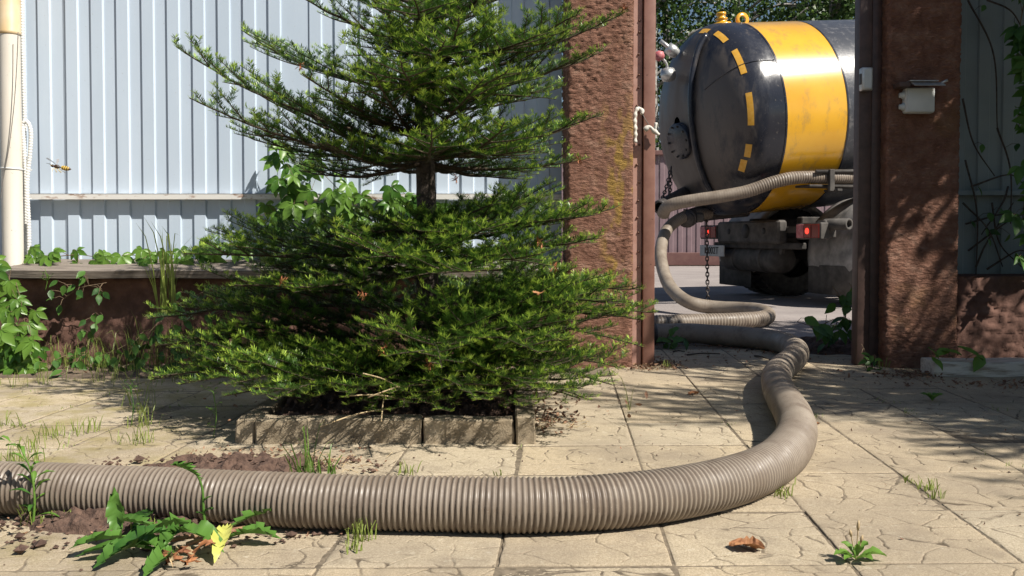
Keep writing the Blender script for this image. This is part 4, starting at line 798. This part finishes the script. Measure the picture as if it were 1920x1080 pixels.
vine('young_shrub', 'small dark weed at the foot of the left gate post by the hose coupling', [[G(1250, 650), PY(1252, 630, 5.0), PY(1262, 612, 5.0)], [G(1262, 650), PY(1275, 632, 5.0), PY(1280, 628, 5.0)], [G(1245, 650), PY(1240, 630, 5.0)]], 'ovald', 14, .07, .015, 'plant', face=(0, -.5, .8))
vine('young_shrub', 'low dark weed at the base of the right pillar near the gateway', [[G(1625, 690), PY(1622, 660, 4.2), PY(1615, 645, 4.2)], [G(1635, 690), PY(1640, 665, 4.2)]], 'ovald', 16, .04, .02, 'plant', face=(0, -.5, .8))

# ------------------------------------------------------------------ grass, weeds
def blades(m, c, n, h, spread, wd=.0028, lean=.5):
    for _ in range(n):
        a = random.uniform(0, 6.3); p = np.array([c[0]+random.gauss(0, spread), c[1]+random.gauss(0, spread), c[2]]); hh = h*random.uniform(.45, 1.1); d = np.array([math.cos(a), math.sin(a), 0])*lean*random.uniform(.2, 1.3)*hh; s_ = np.array([-math.sin(a+.6), math.cos(a+.6), 0])*wd/2
        P = [p, p+d*.3+[0, 0, hh*.5], p+d*.7+[0, 0, hh*.85], p+d*1.2+[0, 0, hh*random.uniform(.75, 1.05)]]; V = []
        for i, q in enumerate(P): w_ = (1, 1, .7, .08)[i]; V += [q-s_*w_, q+s_*w_]
        m.add(V, [[i*2, i*2+1, i*2+3, i*2+2] for i in range(3)])
m = MB()
for (u, v, n, h, sp_) in ((670, 1015, 26, .05, .012), (665, 1035, 14, .03, .01), (760, 888, 22, .035, .012), (1470, 930, 22, .03, .012), (1465, 905, 16, .04, .012), (1440, 895, 14, .04, .012), (1740, 918, 26, .03, .014), (1755, 935, 14, .025, .01), (1705, 905, 12, .02, .01), (20, 870, 24, .06, .012), (60, 870, 18, .06, .015), (100, 820, 30, .045, .03), (250, 830, 34, .05, .03), (270, 800, 20, .09, .02), (160, 810, 26, .05, .03), (70, 840, 20, .05, .03), (200, 700, 26, .12, .05), (300, 640, 16, .25, .03), (130, 700, 26, .14, .05), (400, 700, 20, .2, .05), (60, 720, 26, .08, .05), (10, 800, 20, .05, .03), (260, 760, 16, .14, .03), (50, 985, 16, .05, .015), (110, 985, 14, .04, .02), (270, 1000, 14, .04, .02), (1250, 690, 12, .04, .012), (1180, 770, 4, .13, .004), (1660, 690, 12, .05, .015), (935, 892, 6, .02, .006), (380, 640, 14, .3, .04), (310, 690, 22, .28, .04), (340, 690, 22, .25, .05), (460, 690, 20, .2, .05), (110, 695, 24, .16, .05), (180, 698, 30, .2, .05), (240, 698, 30, .22, .05), (280, 700, 26, .2, .06), (360, 700, 26, .22, .06), (430, 700, 26, .22, .06), (330, 715, 24, .12, .06), (220, 715, 24, .1, .06)):
    blades(m, G(u, v), n, h, sp_)
for _ in range(130):
    i = random.choice([-11, -10, -9, -8, -7, -6, -5, -4]); j = random.uniform(0, 8); c = ref+i*PS*rdir+j*PS*cdir
    if random.random() < .5: c = ref+random.uniform(-11, -3)*PS*rdir+random.randrange(0, 8)*PS*cdir
    if c[0] < -.75 and 1.5 < c[1] < 4.1: blades(m, (c[0], c[1], -.004), 9, random.uniform(.006, .018), .02, .0024, 1.0)
for _ in range(16):
    c = ref+random.randrange(-3, 5)*PS*rdir+random.uniform(-1, 5)*PS*cdir; blades(m, (c[0], c[1], -.004), 6, random.uniform(.01, .02), .02, .002, .9)
struct(m.build('joint_grass', M['grass'], None), 'stuff')
m = MB(); 
for (u, v, h) in ((582, 892, .16), (566, 905, .12), (600, 900, .10), (625, 898, .07)): blades(m, G(u, v), 9, h, .012, .004, .55)
tag(m.build('grass_tuft', M['grass'], None), 'pale grass tuft growing from the soil heap behind the front hose', 'grass')
m = MB()
for z0 in range(4): blades(m, PY(305+z0*6, 590, 4.15), 7, .42, .012, .006, .25)
tag(m.build('grass_tuft', M['grass'], None), 'tall grass blades against the plinth wall left of the fir', 'grass')

# strap leaves (dandelion, plantain, upright weed)
def strap(name, P0, P1, width, mat, root, arch=.03, lobes=0.0, nseg=17, tipw=.1, twist=0.0, side=None):
    P0 = np.asarray(P0, float); P1 = np.asarray(P1, float); d = nrm(P1-P0); s_ = nrm(np.cross(d, [0, 0, 1])) if abs(d[2]) < .95 else np.array([1.0, 0, 0])
    if side is not None: s_ = nrm(side)
    u_ = np.cross(s_, d); V = []
    for i in range(nseg+1):
        t = i/nseg; c = P0+(P1-P0)*t+np.array([0, 0, 1])*arch*4*t*(1-t)*np.linalg.norm(P1-P0); w_ = width*(.14+.86*math.sin(math.pi*min(1, t*.92+.04))**1.2)*(.35+.65*min(1, t*1.6))
        if lobes: w_ *= 1-lobes*(i % 2)*(1 if t < .85 else .4)
        if i == nseg: w_ = width*.03
        a = twist*t+random.gauss(0, .12); sv = s_*math.cos(a)+u_*math.sin(a); b = (-.012 if lobes and i % 2 == 0 else 0)
        wj = w_*random.uniform(.85, 1.12); V += [c-sv*w_/2+u_*(.30*w_+random.gauss(0, .05*w_))+d*b, c-u_*.04*w_, c+sv*wj/2+u_*(.30*w_+random.gauss(0, .05*w_))+d*b]
    m = MB(); m.add(V, [[i*3+j, i*3+j+1, i*3+j+4, i*3+j+3] for i in range(nseg) for j in range(2)]); return m.build(name, M[mat], root, True)
Dn = thing('uprooted_dandelion', G(330, 1030), 'uprooted dandelion with long green leaves lying on the paving in front of the hose', 'plant')
H = .012
for (u0, v0, u1, v1, h0, h1, w_, mt, lob, ar) in (
 (222, 1028, 216, 1024, .01, .118, .042, 'dandelion', .25, .0), (262, 1030, 128, 1050, H, .02, .055, 'dandelion', .45, .12), (290, 1035, 175, 1072, H, .006, .06, 'dandelion', .4, .12), (330, 1030, 205, 1062, .03, .02, .05, 'dandelion', .35, .14),
 (320, 1030, 420, 1048, .03, .012, .07, 'dandelion', .4, .14), (270, 1025, 370, 1018, .02, .035, .06, 'dandelion', .45, .12), (340, 1045, 268, 1088, .012, .004, .05, 'dandelion', .35, .1), (250, 1020, 290, 1000, .02, .05, .045, 'dandelion', .4, .1),
 (425, 1022, 528, 1022, .012, .012, .055, 'dandelion', .25, .12), (420, 1012, 552, 992, .012, .03, .05, 'dandelion', .35, .15), (432, 1015, 402, 1060, .03, .004, .042, 'yellowleaf', .2, .12), (240, 1035, 320, 1050, .015, .01, .05, 'dandelion', .4, .12),
 (300, 1045, 140, 1052, .01, .008, .045, 'dandelion', .4, .1), (300, 1025, 200, 1018, .03, .04, .045, 'dandelion', .45, .1), (350, 1020, 300, 1050, .03, .015, .05, 'dandelion', .3, .14)):
    strap('leaf', G(u0, v0)+[0, 0, h0], G(u1, v1)+[0, 0, h1], w_*.95, mt, Dn, ar, lob*.55, side=(1, .2, 0) if h1 > .1 else None)
for a, b in (((445, 1012), (350, 1035)), ((430, 1018), (300, 1030)), ((460, 1008), (380, 1022))):
    P, _ = spline([G(*a)+[0, 0, .02], (G(*a)+G(*b))/2+[0, 0, .02], G(*b)+[0, 0, .015]], .02); m = MB(); m.tube(P, .0045, 6); m.build('root_stem', M['redstem'], Dn, True)
for k_ in range(9):
    a = G(random.uniform(310, 380), random.uniform(1045, 1072)); strap('withered_leaf', a+[0, 0, .01], a+np.array([random.uniform(-.05, .05), random.uniform(-.04, .04), random.uniform(.0, .03)]), .016, 'straw' if k_ % 2 else 'dryleaf', Dn, .25, .2, 8, twist=2)
ws = thing('upright_weed', G(388, 1010), 'lone upright dandelion stalk with a nodding leaf in front of the hose', 'plant')
b0 = G(388, 1012); P, _ = spline([b0, b0+[-.006, 0, .055], b0+[-.008, .0, .10], b0+[-.016, -.005, .132], b0+[-.03, -.012, .146]], .008); m = MB(); m.tube(P, np.linspace(.0035, .0022, len(P)), 6); m.build('stem', M['dandelion'], ws, True)
strap('leaf', P[-4], P[-1]+[-.035, -.01, .012], .05, 'dandelion', ws, .1, .5); strap('leaf', b0+[-.006, 0, .055], b0+[.02, -.01, .066], .014, 'dandelion', ws, .1, .5); strap('leaf', b0+[-.007, 0, .075], b0+[.015, -.01, .092], .012, 'dandelion', ws, .1, .5); strap('leaf', b0+[-.005, 0, .05], b0+[-.02, -.01, .058], .012, 'dandelion', ws, .1, .5)
uw = thing('upright_weed', G(62, 985), 'tall narrow-leaved weed standing in front of the hose at the left', 'plant')
b0 = G(62, 985); top = b0+np.array([-.022, 0, .16]); P, _ = spline([b0, b0+[.004, 0, .06], b0+[-.004, 0, .12], top], .008); m = MB(); m.tube(P, np.linspace(.003, .0015, len(P)), 6); m.build('stem', M['weed'], uw, True)
for i in range(16):
    t = .15+.85*i/15; p = P[int(t*(len(P)-1))]; a = i*2.4; l = .055*(1.15-t*.5); strap('leaf', p, p+np.array([math.cos(a)*l, math.sin(a)*l*.6, l*random.uniform(-.2, .75)]), .011, 'weed', uw, .15, 0, 8)
for (du, lbl) in ((0, 0),):
    P2, _ = spline([top, top+[-.03, 0, .02], top+[-.06, 0, .018]], .01)
    for i in range(5): strap('leaf', P2[min(len(P2)-1, i+1)], P2[min(len(P2)-1, i+1)]+np.array([-.03, random.uniform(-.015, .015), random.uniform(-.012, .015)]), .012, 'weed', uw, .1, 0, 6)
pl = thing('plantain', G(1605, 1055), 'small green plantain rosette in a paving joint at bottom right', 'plant'); b0 = G(1605, 1052)
for (dx, dy, dz, w_) in ((.055, -.01, .012, .028), (-.045, -.008, .014, .024), (.02, -.03, .012, .024), (-.02, .025, .028, .022), (.03, .02, .03, .022), (-.03, -.022, .01, .02), (.0, -.005, .035, .018)):
    strap('leaf', b0+[0, 0, .003], b0+np.array([dx, dy, dz]), w_, 'weed', pl, .15, 0, 10)
for (dx, h) in ((.004, .078), (-.012, .06), (.012, .05)):
    m = MB(); P, _ = spline([b0, b0+[dx*.5, 0, h*.5], b0+[dx, 0, h]], .006); m.tube(P, np.linspace(.0012, .0012, len(P)), 5); Q = P[-max(3, len(P)//3):]; m.tube(Q, np.array([.0018, .0034]+[.003]*(len(Q)-3)+[.001])[:len(Q)], 6); m.build('flower_spike', M['straw'], pl, True)
sg = thing('plantain', G(1748, 752), 'small dark plantain rosette on the shaded paving at right', 'plant'); b0 = G(1748, 752)
for a in np.arange(0, 6.2, .9): strap('leaf', b0, b0+np.array([.045*math.cos(a), .03*math.sin(a), .025]), .02, 'weed', sg, .2, 0, 8)
for i, (u, v, h, lb_) in enumerate(((245, 800, .13, 'thin seedling weed on the mossy paving left of the kerb'), (105, 668, .22, 'seeding weed by the foot of the left plinth wall'), (85, 545, .10, 'little pale weed growing at the left end of the plinth board'), (400, 820, .14, 'spindly seedling on the paving in front of the fir shade'))):
    b0 = G(u, v) if v > 600 else PY(u, v, 4.2); r0 = thing('seedling', b0, lb_, 'plant'); m = MB()
    P, _ = spline([b0, b0+[.01, 0, h*.5], b0+[.0, 0, h]], .01); m.tube(P, .0013, 5)
    for _ in range(9):
        p = P[random.randrange(len(P)//4, len(P))]; e = p+np.array([random.uniform(-.035, .035), random.uniform(-.02, .02), random.uniform(.005, .03)]); m.tube([p, e], .0008, 4); strap('leaf', e, e+np.array([random.uniform(-.016, .016), -.005, random.uniform(0, .01)]), .008, 'weed', r0, .1, 0, 4)
    m.build('stem', M['weed'], r0, True)

# ------------------------------------------------------------------ dry leaves, litter, twigs, plank
def dry_leaf(name, c, L_, mat, label, face=None, seed=0, cat='leaf', group=None):
    r = np.random.default_rng(seed); n = 12; k_ = 7; V = []; a = r.uniform(0, 6.3) if face is None else face
    for i in range(n+1):
        t = i/n; wv = .36*math.sin(math.pi*t)**.8*(1+.14*(-1)**i*(.3 < t < .9))+.012
        for j in range(k_):
            s_ = (j/(k_-1)-.5)*2; V.append(((t-.5), s_*wv, .28*abs(s_)**1.5*wv*1.6+.05*math.sin(t*6+s_*2.5)+.05*r.random()))
    V = np.array(V)*L_; V[:, 2] -= V[:, 2].min(); R = np.array([[math.cos(a), -math.sin(a), 0], [math.sin(a), math.cos(a), 0], [0, 0, 1]])
    m = MB(); m.add(V@R.T+np.asarray(c), [[i*k_+j, i*k_+j+1, (i+1)*k_+j+1, (i+1)*k_+j] for i in range(n) for j in range(k_-1)]); return tag(m.build(name, M[mat], None, False), label, cat, group)
dry_leaf('dry_leaf', G(1400, 1030)+[0, 0, .002], .068, 'dryorange', 'curled orange-brown dry leaf alone on the front paving', -.25, 4)
dry_leaf('dry_leaf', PY(1010, 540, 2.72)-[0, 0, .02], .05, 'dryorange', 'dry brown leaf caught in the right side of the fir', 1.4, 9)
dry_leaf('dry_leaf', G(1300, 740)+[0, 0, .002], .05, 'dryorange', 'small orange dry leaf on the sunlit paving left of the hose bend', .5, 12)
dry_leaf('dry_leaf', G(1530, 797)+[0, 0, .002], .03, 'dryorange', 'tiny reddish leaf on the paving right of the hose bend', .5, 13)
m = MB()
def litter(m, c, rx, ry, n, smin=.012, smax=.03, z0=0):
    for _ in range(n):
        p = np.array([c[0]+random.gauss(0, rx), c[1]+random.gauss(0, ry), z0+random.uniform(0, .014)]); s_ = random.uniform(smin, smax); R = np.array(Matrix.Rotation(random.uniform(0, 6.3), 3, 'Z')@Matrix.Rotation(random.gauss(0, .6), 3, 'X')@Matrix.Rotation(random.gauss(0, .6), 3, 'Y'))
        V = np.array([(-1, 0, .2), (-.3, -.45, 0), (.4, -.35, .1), (1, 0, .35), (.4, .4, .15), (-.3, .4, .25), (0, 0, -.1)])*s_/2; m.add(V@R.T+p, [(0, 1, 6), (1, 2, 6), (2, 3, 6), (3, 4, 6), (4, 5, 6), (5, 0, 6)])
litter(m, G(1235, 685), .07, .10, 150); litter(m, G(1200, 690), .06, .05, 70); litter(m, G(1700, 705), .10, .05, 120); litter(m, G(1850, 722), .18, .05, 90); litter(m, (1.55, 4.9), .18, .12, 160); litter(m, (1.4, 5.1), .3, .05, 120, .01, .02)
litter(m, (-.3, 3.0), .3, .12, 260, .012, .03, .055); litter(m, (.0, 3.1), .06, .2, 70, .012, .03, .06); litter(m, G(1040, 790), .05, .10, 90); litter(m, G(590, 870), .10, .03, 110, .008, .02); litter(m, G(500, 850), .15, .03, 60, .008, .018); litter(m, G(300, 990), .25, .05, 70, .008, .02)
for _ in range(90): litter(m, (random.uniform(.3, 2.4), random.uniform(1.8, 4.2)), .01, .01, 1, .006, .014)
litter(m, (.9, 4.7), .3, .2, 60, .008, .02); litter(m, (-1.5, 4.1), .4, .08, 120, .01, .025)
struct(m.build('leaf_litter', M['litter'], None), 'stuff')
m = MB()
for _ in range(200):
    c = random.choice([G(1240, 690), G(1230, 680), G(600, 868), G(1040, 800), G(1700, 700), (1.5, 4.9, 0)]); p = np.array([c[0]+random.gauss(0, .07), c[1]+random.gauss(0, .06), .004]); a = random.uniform(0, 6.3); l = random.uniform(.02, .06); m.tube([p, p+np.array([math.cos(a)*l/2, math.sin(a)*l/2, random.uniform(0, .012)]), p+np.array([math.cos(a+.3)*l, math.sin(a+.3)*l, .002])], .0009, 4, False)
struct(m.build('dry_straw', M['straw'], None), 'stuff')
for a, b, lb_ in (((1288, 667), (1350, 665), 'long thin twig on the shaded paving in the gateway'), ((1415, 669), (1446, 677), 'short dark twig beside the hose in the gateway'), ((1262, 661), (1284, 661), 'tiny twig on the paving near the left gate post'), ((1400, 659), (1412, 656), 'smallest twig on the gateway paving near the dark hose')):
    p0, p1 = G(*a)+[0, 0, .005], G(*b)+[0, 0, .005]; m = MB(); P, _ = spline([p0, (p0+p1)/2+[0, .01, .004], p1], .02); m.tube(P, np.linspace(.005, .003, len(P)), 6); tag(m.build('twig', M['drystem'], None, True), lb_, 'twig', 'twigs on the gateway paving')
pa = G(1752, 706); pbk = thing('white_plank', (2.3, 4.0, 0), 'weathered white painted plank lying at the foot of the right wall', 'plank')
m = MB(); n = 30; V = []
for i in range(n):
    x_ = pa[0]+i*.9/(n-1)*1.2; e = .006*(vnoise(x_*8, 2)-.5)
    for (yy, zz) in ((0, 0), (0, .058), (.006, .064), (.13, .066), (.136, .06), (.136, 0)): V.append((x_, pa[1]-.012*i/n+yy+e, zz+e*.6))
m.add(V, [[i*6+j, i*6+(j+1) % 6, (i+1)*6+(j+1) % 6, (i+1)*6+j] for i in range(n-1) for j in range(6)]+[[0, 1, 2, 3, 4, 5], [(n-1)*6+j for j in (5, 4, 3, 2, 1, 0)]]); m.build('plank', M['plank'], pbk)

# ------------------------------------------------------------------ wasp in flight
wc = PY(115, 314, .89); wp = thing('wasp', wc, 'yellow and black wasp flying in front of the blue fence', 'wasp'); wx = nrm([.93, .1, -.18])
m = MB(); m.lathe([(.0, -.0098), (.0011, -.0092), (.0016, -.0082), (.0010, -.0072), (.0006, -.0068), (.0015, -.0062), (.0020, -.0045), (.0019, -.003), (.0008, -.0015), (.0004, -.0008), (.0010, 0), (.0020, .0016), (.0022, .0035), (.0019, .006), (.0011, .0082), (.0, .0096)], wc, wx, 14); wb = m.build('body', M['waspb'], wp, True)
for h, r_ in ((.0012, .00195), (.0030, .00232), (.0048, .00222), (.0066, .00182)):
    m = MB(); m.lathe([(r_*.97, h-.0005), (r_, h-.0003), (r_, h+.0003), (r_*.95, h+.0005)], wc, wx, 14); m.build('stripe', M['waspy'], wb, True)
m = MB(); m.lathe([(.0, -.0095), (.0009, -.0098), (.0, -.0102)], wc, wx, 8); m.build('face', M['waspy'], wb, True)
for s_ in (-1, 1):
    b0 = wc-wx*.0045+[0, 0, .0016]; e = b0+np.array([-.004+.002*s_, s_*.007, .0062]); sd = nrm([1, .2*s_, .25]); m = MB(); m.add([b0, b0*.5+e*.5+sd*.0016, e+sd*.001, e-sd*.0012, b0*.6+e*.4-sd*.0006], [[0, 1, 2, 3, 4]]); m.build('wing', M['wing'], wp)
    for j in range(3):
        q = wc-wx*(.0055-.0014*j)+[0, s_*.001, -.0014]; m = MB(); m.tube([q, q+np.array([.0015*(j-1), s_*.0022, -.0018]), q+np.array([.003*(j-.4), s_*.0026, -.0042])], .00022, 5); m.build('leg', M['waspy'], wp, True)
    q = wc-wx*.0094; m = MB(); m.tube([q, q+[-.0016, s_*.001, .0018], q+[-.0042, s_*.0014, .0022]], .00018, 5); m.build('antenna', M['waspb'], wp, True)

# ------------------------------------------------------------------ beyond the road: fence and birches
ff = thing('street_fence', (0, 20, 0), 'purple-brown profiled sheet fence across the road behind the truck', 'fence'); zf = PY(1240, 287, 20)[2]
for i in range(-6, 14): profile_sheet('profiled_sheet', i*1.6, i*1.6+1.598, .22, zf, 20.0+(.002 if i % 2 else 0), M['farfence'], ff, per=.2, dep=.02, slope=.02)
m = MB(); m.box((6, 19.95, zf), (34, .12, .10), .01); m.build('cap_rail', M['farrail'], ff)
m = MB(); m.box((6, 19.92, .14), (34, .18, .28), .01); m.build('base_rail', M['farrail'], ff)
def birch(loc, h, rad, seed, label, n=9000):
    r = np.random.default_rng(seed); root = thing('birch_tree', loc, label, 'tree', 'trees beyond the road'); m = MB()
    P, _ = spline([np.array(loc)+[r.normal(0, .12)*z, r.normal(0, .1)*z, z*h] for z in (0, .25, .5, .75, 1)], .3); m.tube(P, np.linspace(.17, .03, len(P)), 8); ends = []
    for i in range(46):
        t = r.uniform(.14, .98); p = P[int(t*(len(P)-1))]; a = r.uniform(0, 6.3); l = rad*r.uniform(.45, 1.05)*(1.15-.6*t); e = p+np.array([math.cos(a)*l, math.sin(a)*l, l*r.uniform(.1, .7)]); m.tube([p, (p+e)/2+[0, 0, .2], e], np.array([.045, .03, .012]), 5); ends.append((p, e))
    m.build('trunk', M['birchbark'], root, True); C = []; per = n//(46*9)
    for (p, e) in ends:
        for _ in range(9):
            t = r.uniform(.25, 1.1); q = p+(e-p)*t+r.normal(0, .22, 3); ln = r.uniform(.3, 1.5)
            for s_ in range(per): C.append(q+np.array([r.normal(0, .10), r.normal(0, .10), -ln*(s_+r.random())/per]))
    C = np.array(C); k_ = len(C); A = r.normal(0, 1, (k_, 3)); A[:, 2] -= .6; A /= np.linalg.norm(A, axis=1)[:, None]; B = np.cross(A, r.normal(0, 1, (k_, 3))); B /= np.linalg.norm(B, axis=1)[:, None]; sz = r.uniform(.05, .11, k_)[:, None]
    V = np.stack([C, C+A*sz*.6+B*sz*.5, C+A*sz*1.3, C+A*sz*.6-B*sz*.5], 1).reshape(-1, 3); b = np.arange(k_)*4; link('crown', mesh_np('crown', V-origin_of(root), np.column_stack([b, b+1, b+2, b+3]), M['birchleaf'], False, {'tone': np.repeat(np.clip(r.normal(.45, .25, k_), 0, 1), 4)}), root)
for i, (x_, y_, h, rd, lb_) in enumerate(((3.4, 21.8, 8.5, 2.4, 'drooping leafy tree seen between the gate post and the tank'), (5.6, 23.0, 9.5, 2.8, 'tall leafy tree rising behind the rear of the tank'), (7.6, 22.0, 8.0, 2.6, 'leafy tree above the yellow band of the tank'), (9.6, 23.5, 9.0, 2.8, 'leafy tree beyond the road next to the dark right gate post'), (4.4, 26.5, 11, 3.2, 'tall tree standing behind the front row beyond the road, left'), (8.5, 27, 11, 3.2, 'tall tree standing behind the front row beyond the road, right'), (12.2, 23.0, 8.5, 2.8, 'leafy tree beyond the road hidden behind the right pillar'), (1.2, 23.0, 9.0, 2.8, 'leafy tree beyond the road hidden behind the left pillar'))):
    birch((x_, y_, 0), h, rd, 40+i, lb_, 14000)
